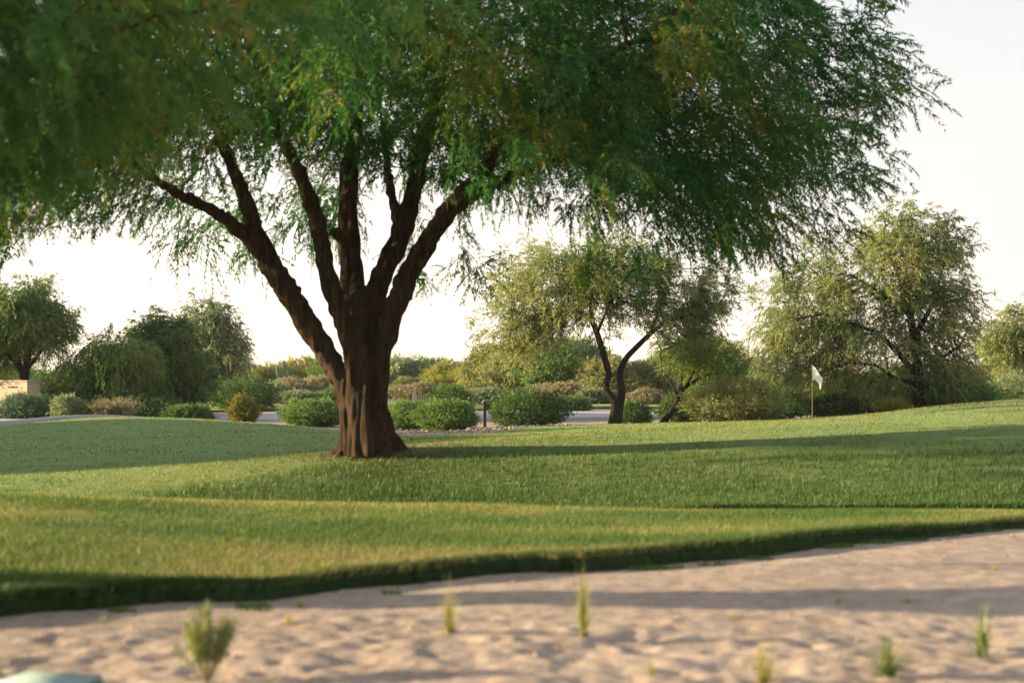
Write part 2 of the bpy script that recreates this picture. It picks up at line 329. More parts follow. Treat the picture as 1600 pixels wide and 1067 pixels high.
def G(x, y):
    px = bearing(x, y); t = toe(px); tz = T(x, y)
    near = sandz(x, y) * sstep(60, 20, y) * (1 - 0.95 * sstep(t - 1.6, t - 0.1, y)) - .01 * sstep(t - 1.0, t, y)
    under = tz - (0.13 - 0.06 * sstep(t + 2, t + 5, y))
    fe = far_edge(px)
    beyond = tz - 0.012 + 0.03 * vnoise(x / 0.7, y / 0.7, 15)
    z = np.where(y < t, near, under)
    z = z + (beyond - z) * sstep(fe - 1.2, fe - 0.2, y)
    z = np.where(y > 110, z * (1 - sstep(110, 400, y)) + 0.6 * sstep(110, 400, y) * (1 - sstep(400, 3000, y)), z)
    return np.where(np.abs(x) > 200, z * 0.5, z)

def grid_obj(name, X, Y, Z, mat, smooth=True):
    r, c = X.shape; V = np.stack([X, Y, Z], -1).reshape(-1, 3)
    i = np.arange(r * c).reshape(r, c)
    Fq = np.stack([i[:-1, :-1], i[:-1, 1:], i[1:, 1:], i[1:, :-1]], -1).reshape(-1, 4)
    return np_obj(name, V, Fq, mat, None, smooth)

def spaced(pts):
    out = []
    for (a, b, s) in pts: out.append(np.arange(a, b, s))
    return np.concatenate(out)
xs = np.concatenate([-np.geomspace(9, 14000, 60)[::-1], spaced([(-8.8, -4.5, .14), (-4.5, 5.4, .032), (5.4, 9, .12)]), np.geomspace(9, 14000, 60)])
ys = np.concatenate([-np.geomspace(1, 400, 14)[::-1], spaced([(0, 6.6, .4), (6.6, 9.8, .032), (9.8, 13.5, .055), (13.5, 17, .12), (17, 62, .8)]), np.geomspace(62, 16000, 60)])
X, Y = np.meshgrid(xs, ys)
ground = tag(grid_obj('ground', X, Y, G(X, Y), M_SAND), kind='structure')

def turf(name, d0, d1, rows, mat, lip0, pxs):
    t = np.linspace(0, 1, rows) ** 1.15
    PXg = np.repeat(pxs[None], rows + 3, 0)
    a = d0(pxs); b = d1(pxs)
    D = np.concatenate([(a + 0.10)[None], (a - 0.015)[None], (a + 0.02)[None], a + 0.05 + (b - a - 0.05) * t[1:, None], (b + 0.03)[None]], 0)
    Xg = (PXg - 800) / F * D
    Z = T(Xg, D) + 0.004
    Z[0] = T(Xg[0], D[0]) - lip0 - 0.09; Z[1] -= lip0 * 0.30; Z[2] -= 0.008; Z[-1] -= 0.12
    Z[3:-1] += 0.012 * vnoise(Xg[3:-1] / 0.5, D[3:-1] / 0.5, 21) + 0.008 * vnoise(Xg[3:-1] / 0.17, D[3:-1] / 0.17, 22)
    o = grid_obj(name, Xg, D, Z, mat)
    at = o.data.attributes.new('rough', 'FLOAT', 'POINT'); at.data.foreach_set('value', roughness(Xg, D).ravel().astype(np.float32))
    return tag(o, kind='structure')
pxA = np.arange(-700, 2301, 7.0)
turf('grass_bank', toe, lambda p: dip(p) - 0.02, 90, M_TURF_A, .12, pxA)
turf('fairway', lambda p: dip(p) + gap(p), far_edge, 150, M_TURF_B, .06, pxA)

# blades of grass standing in both lawns
def blades(name, n, d0, d1, power, hgt, wid, seed, pxr=(-330, 2050)):
    g = np.random.default_rng(seed)
    px = g.uniform(*pxr, n); a = d0(px); b = d1(px)
    d = a + (b - a) * g.random(n) ** power
    x = (px - 800) / F * d; z = T(x, d)
    ang = g.uniform(0, 2 * np.pi, n); h = hgt * g.uniform(.5, 1.25, n) * (0.8 + 0.8 * (vnoise(x / .8, d / .8, 31) + .5)); w = wid * g.uniform(.6, 1.3, n)
    scale = np.maximum(1, d / 14) ** 0.55; w = w * scale
    lean = g.normal(0, .45, (n, 2)) * h[:, None] + np.array([.15, 0]) * h[:, None]
    c, s = np.cos(ang) * w / 2, np.sin(ang) * w / 2
    V = np.empty((n, 3, 3)); V[:, 0] = np.stack([x - c, d - s, z - .005], -1); V[:, 1] = np.stack([x + c, d + s, z - .005], -1)
    V[:, 2] = np.stack([x + lean[:, 0], d + lean[:, 1], z + h], -1)
    dryp = np.clip(vnoise(x / 1.9, d / 1.1, 33) * 1.3 + .15, -.25, .4)
    rnd = np.clip(g.random(n) * .75 + dryp, 0, 1)
    if name == 'bank_grass': rnd = np.clip(rnd + .10 + .35 * vnoise(x / 2.6, d / 1.2, 34), 0, 1)
    if name == 'fairway_grass':
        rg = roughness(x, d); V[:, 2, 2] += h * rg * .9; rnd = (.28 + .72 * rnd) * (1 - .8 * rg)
    o = np_obj(name, V.reshape(-1, 3), np.arange(3 * n).reshape(-1, 3), M_BLADE, None, False, {'rnd': np.repeat(rnd, 3)})
    return o
tag(blades('bank_grass', 205000, lambda p: toe(p) - .06, lambda p: dip(p) - .6, 1.25, .045, .010, 41), 'short rough grass growing on the near bank above the sand', 'grass', kind='stuff')
g = np.random.default_rng(46); n = 30000; px = g.uniform(-300, 2000, n); d = toe(px) - np.abs(g.normal(0, .30, n)); x = (px - 800) / F * d
k = (vnoise(x / .45, d / .22, 74) - .55 * (toe(px) - d)) > .06; x, d = x[k], d[k]; n = len(x); z = G(x, d); h = g.uniform(.015, .05, n); V = np.empty((n, 3, 3)); w = g.uniform(.003, .007, n)
V[:, 0] = np.stack([x - w, d, z - .004], -1); V[:, 1] = np.stack([x + w, d, z - .004], -1); V[:, 2] = np.stack([x + g.normal(0, .02, n), d + g.normal(0, .02, n), z + h], -1)
tag(np_obj('creeping_grass', V.reshape(-1, 3), np.arange(3 * n).reshape(-1, 3), M_BLADE, None, False, {'rnd': np.repeat(g.random(n) * .8, 3)}), 'patches of grass creeping from the bank onto the sand', 'grass', kind='stuff')
M_LIP_SHADE = leaf_mat('shaded_lip_blades', [(0.0, (0.020, 0.055, 0.014)), (0.6, (0.038, 0.085, 0.022)), (1.0, (0.10, 0.12, 0.04))], 0.3)  # greens darkened: the self-shadow of the bank edge is put into the colour
tag(blades('lip_grass', 36000, lambda p: toe(p) - .03, lambda p: toe(p) + .12, 1.0, .055, .010, 43), 'longer grass standing along the edge of the sand, coloured dark for its own shade', 'grass', kind='stuff').data.materials[0] = M_LIP_SHADE
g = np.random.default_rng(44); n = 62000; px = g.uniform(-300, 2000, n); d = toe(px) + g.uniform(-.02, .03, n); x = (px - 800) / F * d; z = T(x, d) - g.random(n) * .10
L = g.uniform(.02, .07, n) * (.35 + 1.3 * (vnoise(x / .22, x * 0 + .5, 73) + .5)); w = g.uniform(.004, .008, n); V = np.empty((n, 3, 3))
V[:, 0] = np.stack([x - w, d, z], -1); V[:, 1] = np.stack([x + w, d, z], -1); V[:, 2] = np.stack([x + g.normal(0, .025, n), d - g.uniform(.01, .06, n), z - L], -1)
tag(np_obj('overhanging_grass', V.reshape(-1, 3), np.arange(3 * n).reshape(-1, 3), M_LIP_SHADE, None, False, {'rnd': np.repeat(g.random(n), 3)}), 'grass hanging down over the cut edge of the bank, coloured dark for its own shade', 'grass', kind='stuff')
tag(blades('fairway_grass', 190000, lambda p: dip(p) + gap(p), lambda p: far_edge(p) - .3, 1.8, .032, .014, 42), 'mown grass on the mound around the big tree', 'grass', kind='stuff')

# the cart path with its kerb, and the strip of lawn beyond it
def strip(name, pts, w0, w1, dz, mat, thick=None):
    pts = np.array(pts, float); s = np.linspace(0, 1, len(pts)); q = np.linspace(0, 1, 160)
    x = np.interp(q, s, pts[:, 0]); y = np.interp(q, s, pts[:, 1])
    for _ in range(6): x[1:-1] = (x[:-2] + 2 * x[1:-1] + x[2:]) / 4; y[1:-1] = (y[:-2] + 2 * y[1:-1] + y[2:]) / 4
    t = unit(np.stack([np.gradient(x), np.gradient(y)], -1)); nrm = np.stack([-t[:, 1], t[:, 0]], -1)
    offs = np.linspace(w0, w1, 5 if thick is None else 2)
    rows = [(o, 0) for o in offs]
    if thick: rows = [(w0, -thick), (w0, 0), (w1, 0), (w1, -thick)]
    X = np.stack([x + nrm[:, 0] * o for o, _ in rows]); Y = np.stack([y + nrm[:, 1] * o for o, _ in rows])
    Z = np.stack([T(X[i], Y[i]) + dz + rows[i][1] for i in range(len(rows))])
    return grid_obj(name, X, Y, Z, mat, thick is None)
path_pts = [((p - 800) / F * d, d) for p, d in [(-500, 47), (-200, 47.5), (0, 48.5), (180, 52.5), (350, 56), (560, 57), (800, 57.5), (1000, 58), (1200, 59), (1500, 63), (1900, 70)]]
tag(strip('cart_path', path_pts, -2.4, 2.9, .035, M_PATH), kind='structure')
tag(strip('kerb', path_pts, -2.62, -2.42, .12, M_KERB, .2), kind='structure')
lawn_pts = [((p - 800) / F * d, d) for p, d in [(230, 63), (400, 64), (600, 65), (800, 66), (1000, 67), (1200, 68)]]
tag(strip('far_lawn', lawn_pts, -2.2, 2.2, .06, M_TURF_B), kind='structure')

# distant mountains
g = np.random.default_rng(5)
mx = np.linspace(-6000, 6000, 300); rows = 14
MX = np.repeat(mx[None], rows, 0); MY = np.repeat(np.linspace(6500, 8700, rows)[:, None], len(mx), 1)
prof = np.sin(np.linspace(0, np.pi, rows))[:, None]
MZ = -3 + prof * (70 + 95 * (vnoise(MX / 900, MY / 1300, 51) + .5) + 50 * vnoise(MX / 260, MY / 450, 52) + 26 * vnoise(MX / 95, MY / 150, 53))
tag(grid_obj('mountains', MX, MY, MZ, M_ROCK, False), kind='structure')

# ------------------------------------------------------------------ plants: shared machinery
def tube_edges(A, B, ra, rb, sides):
    """separate frusta from points A to B, joined into one vertex/face set"""
    n = len(A); t = unit(B - A)
    ref = np.where(np.abs(t[:, 2:3]) > .9, np.array([[1., 0, 0]]), np.array([[0, 0, 1.]]))
    u = unit(np.cross(t, ref)); v = np.cross(t, u)
    an = np.linspace(0, 2 * np.pi, sides, endpoint=False); c, s = np.cos(an), np.sin(an)
    ring = u[:, None] * c[None, :, None] + v[:, None] * s[None, :, None]
    V = np.concatenate([A[:, None] + ring * ra[:, None, None], (B + t * rb[:, None] * .4)[:, None] + ring * rb[:, None, None]], 1)
    k = np.arange(sides); k2 = (k + 1) % sides
    fq = np.stack([k, k2, k2 + sides, k + sides], -1)
    Fq = (np.arange(n)[:, None, None] * 2 * sides + fq[None]).reshape(-1, 4)
    return V.reshape(-1, 3), Fq

def smooth_line(pts, n):
    pts = np.array(pts, float); s = np.concatenate([[0], np.cumsum(np.linalg.norm(np.diff(pts[:, :3], axis=0), axis=1))]); q = np.linspace(0, s[-1], n)
    o = np.stack([np.interp(q, s, pts[:, k]) for k in range(pts.shape[1])], -1)
    for _ in range(1): o[1:-1] = (o[:-2] + 2 * o[1:-1] + o[2:]) / 4
    return o

def limb_tube(L, sides=18, wob=.06, seed=0):
    """L: (n,4) points with radius -> closed tube"""
    n = len(L); t = unit(np.gradient(L[:, :3], axis=0)); u = unit(np.cross(t, np.array([0.02, 1, 0.05]))); v = np.cross(t, u)
    an = np.linspace(0, 2 * np.pi, sides, endpoint=False)
    ring = u[:, None] * np.cos(an)[None, :, None] + v[:, None] * np.sin(an)[None, :, None]
    rad = L[:, 3][:, None] * (1 + wob * np.sin(3 * an + seed)[None] + wob * np.sin(5 * an + seed * 2 + L[:, 2:3] * 1.3))
    V = (L[:, None, :3] + ring * rad[..., None]).reshape(-1, 3)
    i = np.arange(n * sides).reshape(n, sides); j = np.roll(i, -1, 1)
    Fq = np.stack([i[:-1], j[:-1], j[1:], i[1:]], -1).reshape(-1, 4)
    V = np.concatenate([V, L[:1, :3], L[-1:, :3]]); c0, c1 = n * sides, n * sides + 1
    cap = [np.stack([j[0], i[0], np.full(sides, c0), np.full(sides, c0)], -1), np.stack([i[-1], j[-1], np.full(sides, c1), np.full(sides, c1)], -1)]
    return V, Fq, np.concatenate(cap)[:, :3]

def colonize(start, attr, step, kill, iters, rng, grav=0.0):
    pos = [p for p in start]; par = [-1] * len(pos); kids = [0] * len(pos)
    P0 = np.array(pos); d = np.linalg.norm(attr[:, None] - P0[None], axis=2)
    near = d.argmin(1); nd = d.min(1); alive = np.ones(len(attr), bool); stuck = 0
    for it in range(iters):
        idx = np.nonzero(alive)[0]
        if len(idx) == 0: break
        acc = {}
        PA = np.array(pos); dirs = unit(attr[idx] - PA[near[idx]])
        acc_v = np.zeros((len(pos), 3)); np.add.at(acc_v, near[idx], dirs)
        nodes = np.unique(near[idx]); new = []
        for k in nodes:
            if kids[k] >= 4: continue
            v = acc_v[k]; l = np.linalg.norm(v)
            if l < 1e-6: v = rng.normal(size=3); l = np.linalg.norm(v)
            v = v / l + rng.normal(0, .16, 3) + np.array([0, 0, grav]); v /= np.linalg.norm(v)
            new.append(pos[k] + v * step); par.append(k); kids[k] += 1; kids.append(0)
        if not new: break
        base = len(pos); pos.extend(new); NA = np.array(new)
        dd = np.linalg.norm(attr[:, None] - NA[None], axis=2); m = dd.min(1); am = dd.argmin(1)
        upd = m < nd; nd[upd] = m[upd]; near[upd] = am[upd] + base
        killed = alive & (nd < kill); alive &= ~killed
        full = np.array(kids)[near] >= 4; alive &= ~full
    return np.array(pos), np.array(par)

def radii(pos, par, n0, r0, tip=.006, ex=2.3):
    r = np.zeros(len(pos)); acc = np.zeros(len(pos))
    for i in range(len(pos) - 1, -1, -1):
        ri = max(tip, acc[i] ** (1 / ex)) if acc[i] > 0 else tip
        r[i] = ri if i >= n0 else r0[i]
        if par[i] >= 0: acc[par[i]] += ri ** ex
    for i in range(n0, len(pos)):
        if r[i] > r[par[i]] * .85: r[i] = r[par[i]] * .85
    return r

def sprays(o, t, L, nleaf, ll, lw, droop, rng, tri=False, bias=0.0, rnd_base=None):
    """feathery twigs: o origins (K,3), t directions, L lengths -> leaf faces and their random value"""
    K = len(o); s = (np.arange(nleaf) + .6) / nleaf
    s = np.clip(s[None] + rng.normal(0, .03, (K, nleaf)), .03, 1)[..., None]
    t = unit(t)[:, None]; dn = np.array([0, 0, -1.])
    p = o[:, None] + t * (L[:, None, None] * s) + dn * (droop * L[:, None, None] * s ** 2)
    tan = unit(t + dn * 2 * droop * s)
    side = unit(np.cross(tan, unit(rng.normal(size=(K, 1, 3)) + np.array([0, 0, 1.2]))))
    sg = np.where(np.arange(nleaf) % 2 == 0, 1., -1.)[None, :, None]
    ld = unit(tan * .75 + side * sg * .8 + dn * .25 + rng.normal(0, .3, (K, nleaf, 3)))
    le = ll * rng.uniform(.65, 1.3, (K, nleaf, 1)); wv = unit(np.cross(ld, rng.normal(size=(K, nleaf, 3)) * .7 + np.array([0, 0, 1.]))) * lw * rng.uniform(.7, 1.3, (K, nleaf, 1)) * .5
    base = rng.random((K, 1)) if rnd_base is None else rnd_base[:, None]
    rnd = np.clip(base * .68 + .36 * rng.random((K, nleaf)) + bias, 0, 1)
    if tri:
        V = np.stack([p - wv, p + wv, p + ld * le], 2); n = K * nleaf
        return V.reshape(-1, 3), np.arange(3 * n).reshape(-1, 3), np.repeat(rnd.reshape(-1), 3)
    V = np.stack([p, p + ld * le * .45 + wv, p + ld * le, p + ld * le * .45 - wv], 2); n = K * nleaf
    return V.reshape(-1, 3), np.arange(4 * n).reshape(-1, 4), np.repeat(rnd.reshape(-1), 4)

def crown_points(ells, n, rng, clump=.45, hollow=.45, lump=.28):
    """ells: (cx,cy,cz,rx,ry,rz,weight); clumped points in lumpy ellipsoids, denser near the outside"""
    w = np.array([e[6] for e in ells], float); w /= w.sum(); out = []
    for k, e in enumerate(ells):
        m = int(n * w[k]); nc = max(3, m // 12)
        v = unit(rng.normal(size=(nc, 3))); rad = (hollow ** 3 + (1 - hollow ** 3) * rng.random(nc)) ** (1 / 3)
        rad = rad * (1 + lump * 2 * vnoise3(v * 2.2 + 7 + k * 3, 3))
        c = np.array(e[:3]) + v * rad[:, None] * np.array(e[3:6])
        out.append(c[rng.integers(0, nc, m)] + rng.normal(0, clump, (m, 3)))
    return np.concatenate(out)

def merge(parts):
    V = []; Fq = []; A = []; o = 0
    for p in parts:
        V.append(p[0]); Fq.append(p[1] + o); o += len(p[0])
        if len(p) > 2: A.append(p[2])
    return np.concatenate(V), np.concatenate(Fq), (np.concatenate(A) if A else None)

def make_tree(name, label, loc, limbs, ells, n_attr, per_node, nleaf, ll, lw, slen, droop, leaf, bark=M_BARK2, step=.3, kill=.35, grow_z=1.2,
              tri=True, seed=1, cat='tree', group=None, cut=None, out_bias=.5, grav=0.0, clump=.45, hollow=.45, sides=4, thin=.03, hi_trunk=False, bias=0.0, lump=.28, tip=.006, growflag=None):
    """limbs: list of (n,4) arrays in local coordinates; crown grown from them towards clumps of points"""
    rng = np.random.default_rng(seed)
    root = empty(name, loc); tag(root, label, cat, group)
    # wood: main limbs
    tv = []; o = 0; quads = []; tris = []
    for k, L in enumerate(limbs):
        V, Fq, Ft = limb_tube(L, 20 if hi_trunk else 9, .05 if hi_trunk else .08, k * 1.7 + seed)
        tv.append(V); quads.append(Fq + o); tris.append(Ft + o); o += len(V)
    m = bpy.data.meshes.new('trunk'); m.from_pydata(np.concatenate(tv).tolist(), [], np.concatenate(quads).tolist() + np.concatenate(tris).tolist()); m.update()
    if hi_trunk:
        tmp = bpy.data.objects.new('tmp', m); COL.objects.link(tmp)
        md = tmp.modifiers.new('r', 'REMESH'); md.mode = 'VOXEL'; md.voxel_size = .029
        ms = tmp.modifiers.new('s', 'SMOOTH'); ms.iterations = 3; ms.factor = .5
        dg = bpy.context.evaluated_depsgraph_get(); m2 = bpy.data.meshes.new_from_object(tmp.evaluated_get(dg)); bpy.data.objects.remove(tmp)
        nv = len(m2.vertices); co = np.empty(nv * 3, np.float32); m2.vertices.foreach_get('co', co); co = co.reshape(-1, 3)
        nr = np.array([v.normal[:] for v in m2.vertices])
        q = co * np.array([1, 1, .12]); e = np.abs(vnoise3(q * 12, 5)) * 2; e2 = vnoise3(q * 24 + 3, 6); e3 = vnoise3(co * 2.6, 7)
        co = co + nr * ((.060 * (e - .4) + .034 * e2 + .03 * e3)[:, None])
        m2.vertices.foreach_set('co', co.astype(np.float32).ravel()); m2.update(); m = m2; m.name = 'trunk'
    for p in m.polygons: p.use_smooth = True
    m.materials.clear(); m.materials.append(bark)
    link(bpy.data.objects.new('trunk', m), root)
    # growth
    start = np.concatenate([L[:, :3] for L in limbs]); r0 = np.concatenate([L[:, 3] for L in limbs])
    keep = start[:, 2] > grow_z; start = start[keep]; r0 = r0[keep]
    att = crown_points(ells, n_attr, rng, clump, hollow, lump)
    if cut is not None: att = att[cut(att)]
    pos, par = colonize(start, att, step, kill, 60, rng, grav)
    n0 = len(start); r = radii(pos, par, n0, r0, tip)
    ch = np.arange(n0, len(pos)); pr = par[ch]
    V, Fq = tube_edges(pos[pr], pos[ch], np.minimum(r[pr], r[ch] * 1.35), r[ch], sides)
    np_obj('branches', V, Fq, M_TWIG if not hi_trunk else bark, root, True)['kind'] = 'stuff'
    # leaves
    sel = ch[r[ch] < thin]; o = np.repeat(pos[sel], per_node, 0); pd = np.repeat(unit(pos[sel] - pos[par[sel]]), per_node, 0)
    K = len(o); o = o + rng.normal(0, step * .35, (K, 3))
    cen = np.mean(att, 0); outw = unit((o - cen) * np.array([1, 1, .6]))
    t = pd * .6 + outw * out_bias + rng.normal(0, .5, (K, 3)) + np.array([0, 0, -.1])
    cl = np.clip(vnoise3(o / .9 + 11, 8) * 1.6 + .5 + .10 * rng.normal(size=K), 0, 1)
    V, Fq, A = sprays(o, t, slen * rng.uniform(.6, 1.3, K), nleaf, ll, lw, droop, rng, tri, bias, cl)
    f = np_obj('crown', V, Fq, leaf, root, False, {'rnd': A}); f['kind'] = 'stuff'
    print(name, 'nodes', len(pos), 'leaves', len(Fq))
    return root

def limb_px(pts, base, d):
    """trunk line given as photo columns/rows, distance offset and radius -> local coordinates"""
    return np.array([np.append(P(a, b, d + dd) - np.array(base), r) for a, b, dd, r in pts])

# ------------------------------------------------------------------ the big mesquite
bd = 24.0; bx = (580 - 800) / F * bd; base = np.array([bx, bd, float(T(bx, bd)) - .06])
def LB(pts, n=26):
    L = smooth_line(limb_px(pts, base, bd), n); L[:, 3] *= .83 + .13 * sstep(1.5, 2.6, L[:, 2]); return L
big_limbs = [
    LB([(551, 712, -.16, .27), (549, 650, -.18, .225), (538, 598, -.2, .225), (506, 548, -.15, .23), (472, 492, -.2, .21), (432, 425, -.3, .195), (402, 382, -.4, .17), (372, 358, -.6, .125), (328, 325, -.9, .105), (276, 303, -1.3, .085), (215, 262, -1.9, .065), (150, 200, -2.5, .045), (60, 150, -3.2, .03)], 34),
    LB([(420, 405, -.33, .17), (398, 365, -.3, .15), (388, 325, -.2, .135), (368, 275, 0, .12), (345, 215, .3, .10), (300, 130, .8, .075), (250, 40, 1.4, .05)], 22),
    LB([(560, 712, -.44, .20), (557, 640, -.40, .155), (553, 570, -.34, .15), (538, 510, -.28, .165), (517, 450, -.3, .165), (505, 395, -.45, .155), (497, 345, -.65, .145), (478, 295, -1.0, .12), (448, 230, -1.6, .10), (410, 150, -2.3, .075), (360, 60, -3.2, .05)], 32),
    LB([(580, 712, .05, .32), (578, 640, .05, .26), (572, 570, .05, .235), (562, 505, .1, .22), (552, 445, .2, .20), (545, 380, .35, .19), (543, 310, .5, .18), (548, 245, .8, .155), (556, 180, 1.1, .13), (562, 90, 1.6, .10), (560, -20, 2.2, .07)], 32),
    LB([(588, 712, .0, .29), (584, 640, 0, .235), (581, 570, .05, .21), (576, 505, .1, .20), (590, 440, .2, .19), (618, 388, .35, .185), (638, 332, .6, .165), (654, 268, .9, .14), (672, 180, 1.4, .115), (700, 80, 2.0, .085), (730, -40, 2.7, .06)], 32),
    LB([(594, 712, -.1, .23), (590, 640, -.1, .185), (593, 570, -.1, .17), (608, 505, -.12, .20), (632, 440, -.2, .19), (660, 388, -.3, .175), (690, 342, -.5, .16), (740, 284, -.9, .13), (800, 222, -1.4, .105), (880, 150, -2.0, .08), (980, 70, -2.7, .05)], 32),
    LB([(575, 712, -.47, .19), (569, 650, -.44, .14), (567, 590, -.38, .13), (565, 530, -.28, .13), (560, 470, -.05, .13), (552, 420, .2, .12)], 20),
    LB([(520, 362, -.4, .10), (538, 372, 0, .10), (548, 392, .25, .12)], 8),
    LB([(690, 342, -.5, .13), (745, 300, .2, .11), (830, 262, 1.0, .085), (940, 230, 1.8, .06), (1060, 190, 2.5, .04)], 18),
    LB([(618, 388, .35, .12), (626, 360, 1.0, .11), (610, 300, 2.0, .09), (600, 220, 3.2, .06), (590, 130, 4.2, .04)], 16),
]
# root flare
for a0, ln in [(-2.6, .75), (-1.9, .8), (-.9, .75), (.1, .7), (2.4, .6), (3.1, .85), (1.2, .6)]:
    pts = []
    for q in np.linspace(0, 1, 8):
        rr = .10 + q * ln * .86; xx = .0 + math.cos(a0) * rr; yy = math.sin(a0) * rr
        zz = .60 * (1 - q) ** 2.0 + float(T(bx + xx, bd + yy)) - base[2] - .07 * q - .02
        pts.append((xx, yy, zz, .19 * (1 - q) + .045))
    big_limbs.append(smooth_line(pts, 14))
def big_cut(a):
    rho = np.hypot(a[:, 0], a[:, 1] * .9); low = 5.4 - 2.3 * sstep(2.8, 6.8, rho)
    px = bearing(a[:, 0] + base[0], a[:, 1] + base[1])
    return (a[:, 2] > low - .2 * (a[:, 0] < -2)) & (a[:, 2] < 10.6)
make_tree('mesquite_tree', 'huge spreading mesquite with thick forked trunk on the grassy mound', tuple(base), big_limbs,
          [(.3, 0, 6.5, 7.9, 8.4, 4.0, 5.2), (4.5, -.5, 5.5, 4.2, 4.3, 2.7, 3.8), (1.5, 1.5, 7.2, 5.0, 4.5, 1.8, 1.8), (-5.0, -1.5, 5.2, 4.5, 4.5, 2.0, 2.2), (0, -3, 5.9, 5.0, 4.0, 2.0, 1.2)],
          5800, 6, 29, .090, .025, .46, .45, M_LEAF_BIG, M_BARK, .30, .34, 2.6, True, 3, cut=big_cut, out_bias=.6, clump=.40, hollow=.3, sides=5, thin=.03, hi_trunk=True, lump=.2)

M_LEAF_NEAR_LIT = leaf_mat('near_mesquite_leaf_lit', [(0.0, (0.041, 0.131, 0.043)), (0.5, (0.072, 0.188, 0.055)), (0.78, (0.131, 0.231, 0.053)), (0.94, (0.234, 0.250, 0.048)), (1.0, (0.330, 0.237, 0.053))], 0.45)  # mesquite leaf made lighter: sky light on the near crown is in the colour
# ------------------------------------------------------------------ the near mesquite whose crown hangs in from the left
nb = np.array([-8.4, 10.4, 0]); nb[2] = float(T(nb[0], nb[1])) - .06
near_limbs = [smooth_line(l, 22) for l in (
    [(0, 0, -.1, .34), (.05, 0, .8, .27), (.2, -.05, 1.8, .24), (.9, -.1, 3.0, .19), (2.0, -.1, 4.0, .14), (3.4, 0, 4.7, .09), (4.8, .1, 5.0, .05)],
    [(0, .05, 0, .28), (-.1, .1, 1.2, .22), (-.5, .3, 2.4, .18), (-1.4, .8, 3.8, .13), (-2.6, 1.2, 5.2, .07)],
    [(0, 0, .6, .22), (.2, .2, 1.8, .19), (.5, .8, 3.2, .15), (1.2, 1.6, 4.6, .10), (1.8, 2.2, 6.0, .05)],
    [(0, 0, .6, .2), (.1, -.3, 2.0, .16), (.8, -1.1, 3.6, .12), (1.6, -1.8, 5.0, .06)])]
make_tree('mesquite_tree', 'near mesquite whose blurred crown hangs in from the top left corner', tuple(nb), near_limbs,
          [(3.6, 0, 4.6, 3.4, 2.6, 1.45, 4), (0, .3, 5.6, 4.0, 3.4, 2.2, 2), (4.4, .4, 3.6, 1.5, 1.8, .9, 1.4)],
          2300, 5, 22, .095, .026, .42, .4, M_LEAF_NEAR_LIT, M_BARK, .26, .3, 1.9, True, 5, out_bias=.7, clump=.4, hollow=.2, sides=4, thin=.022,
          cut=lambda a: a[:, 2] > 3.05 + .42 * np.maximum(a[:, 0] - 4.6, -1))

# ------------------------------------------------------------------ background trees
def bg_tree(name, label, px, d, limbs, ells, **kw):
    x = (px - 800) / F * d; b = np.array([x, d, float(T(x, d)) - .05])
    LL = [smooth_line(limb_px(l, b, d), 34) for l in limbs]
    ee = []
    for (ex, ey, rx, ry, w, *rest) in ells:
        dd = rest[0] if rest else 0; c = P(ex, ey, d + dd) - b; s = d / F
        ee.append((c[0], c[1], c[2], rx * s, (rest[1] if len(rest) > 1 else rx * s * .9), ry * s, w))
    # bring trunk feet down to the soil
    for l in LL:
        if l[0, 2] < .6: l[0, 2] = -.1
    return make_tree(name, label, tuple(b), LL, ee, **kw)

bg_tree('mesquite_tree', 'two-trunked mesquite with crooked dark limbs beside the cart path', 957, 48,
    [[(955, 672, 0, .17), (958, 650, 0, .15), (962, 630, 0, .14), (952, 615, 0, .12), (944, 606, 0, .12), (952, 585, 0, .11), (941, 548, 0, .11), (933, 521, 0, .10), (924, 498, 0, .085), (904, 487, -.2, .06), (877, 488, -.5, .05), (835, 500, -.8, .03)],
     [(960, 672, .05, .16), (966, 645, .05, .14), (973, 610, 0, .12), (967, 585, 0, .11), (977, 560, 0, .10), (997, 540, 0, .095), (1018, 519, 0, .08), (1042, 501, .2, .06), (1080, 490, .4, .04), (1115, 488, .6, .025)],
     [(925, 500, 0, .07), (922, 470, .3, .06), (915, 430, .5, .04), (900, 405, .6, .025)],
     [(1018, 519, 0, .05), (1030, 480, .2, .04), (1045, 440, .5, .03), (1050, 410, .6, .02)],
     [(933, 521, 0, .05), (950, 480, -.4, .045), (975, 440, -.7, .03), (985, 410, -.8, .02)]],
    [(870, 450, 105, 62, 4), (960, 425, 85, 50, 3), (1050, 470, 85, 55, 2.2), (830, 515, 75, 40, 2.0), (1085, 500, 50, 32, .8)],
    n_attr=2000, per_node=2, nleaf=12, ll=0.094, lw=0.036, slen=.36, droop=.25, leaf=M_LEAF_BG, step=.2, kill=0.094, grow_z=2.6, seed=11, clump=.28, hollow=.3, thin=.026, tip=.009)

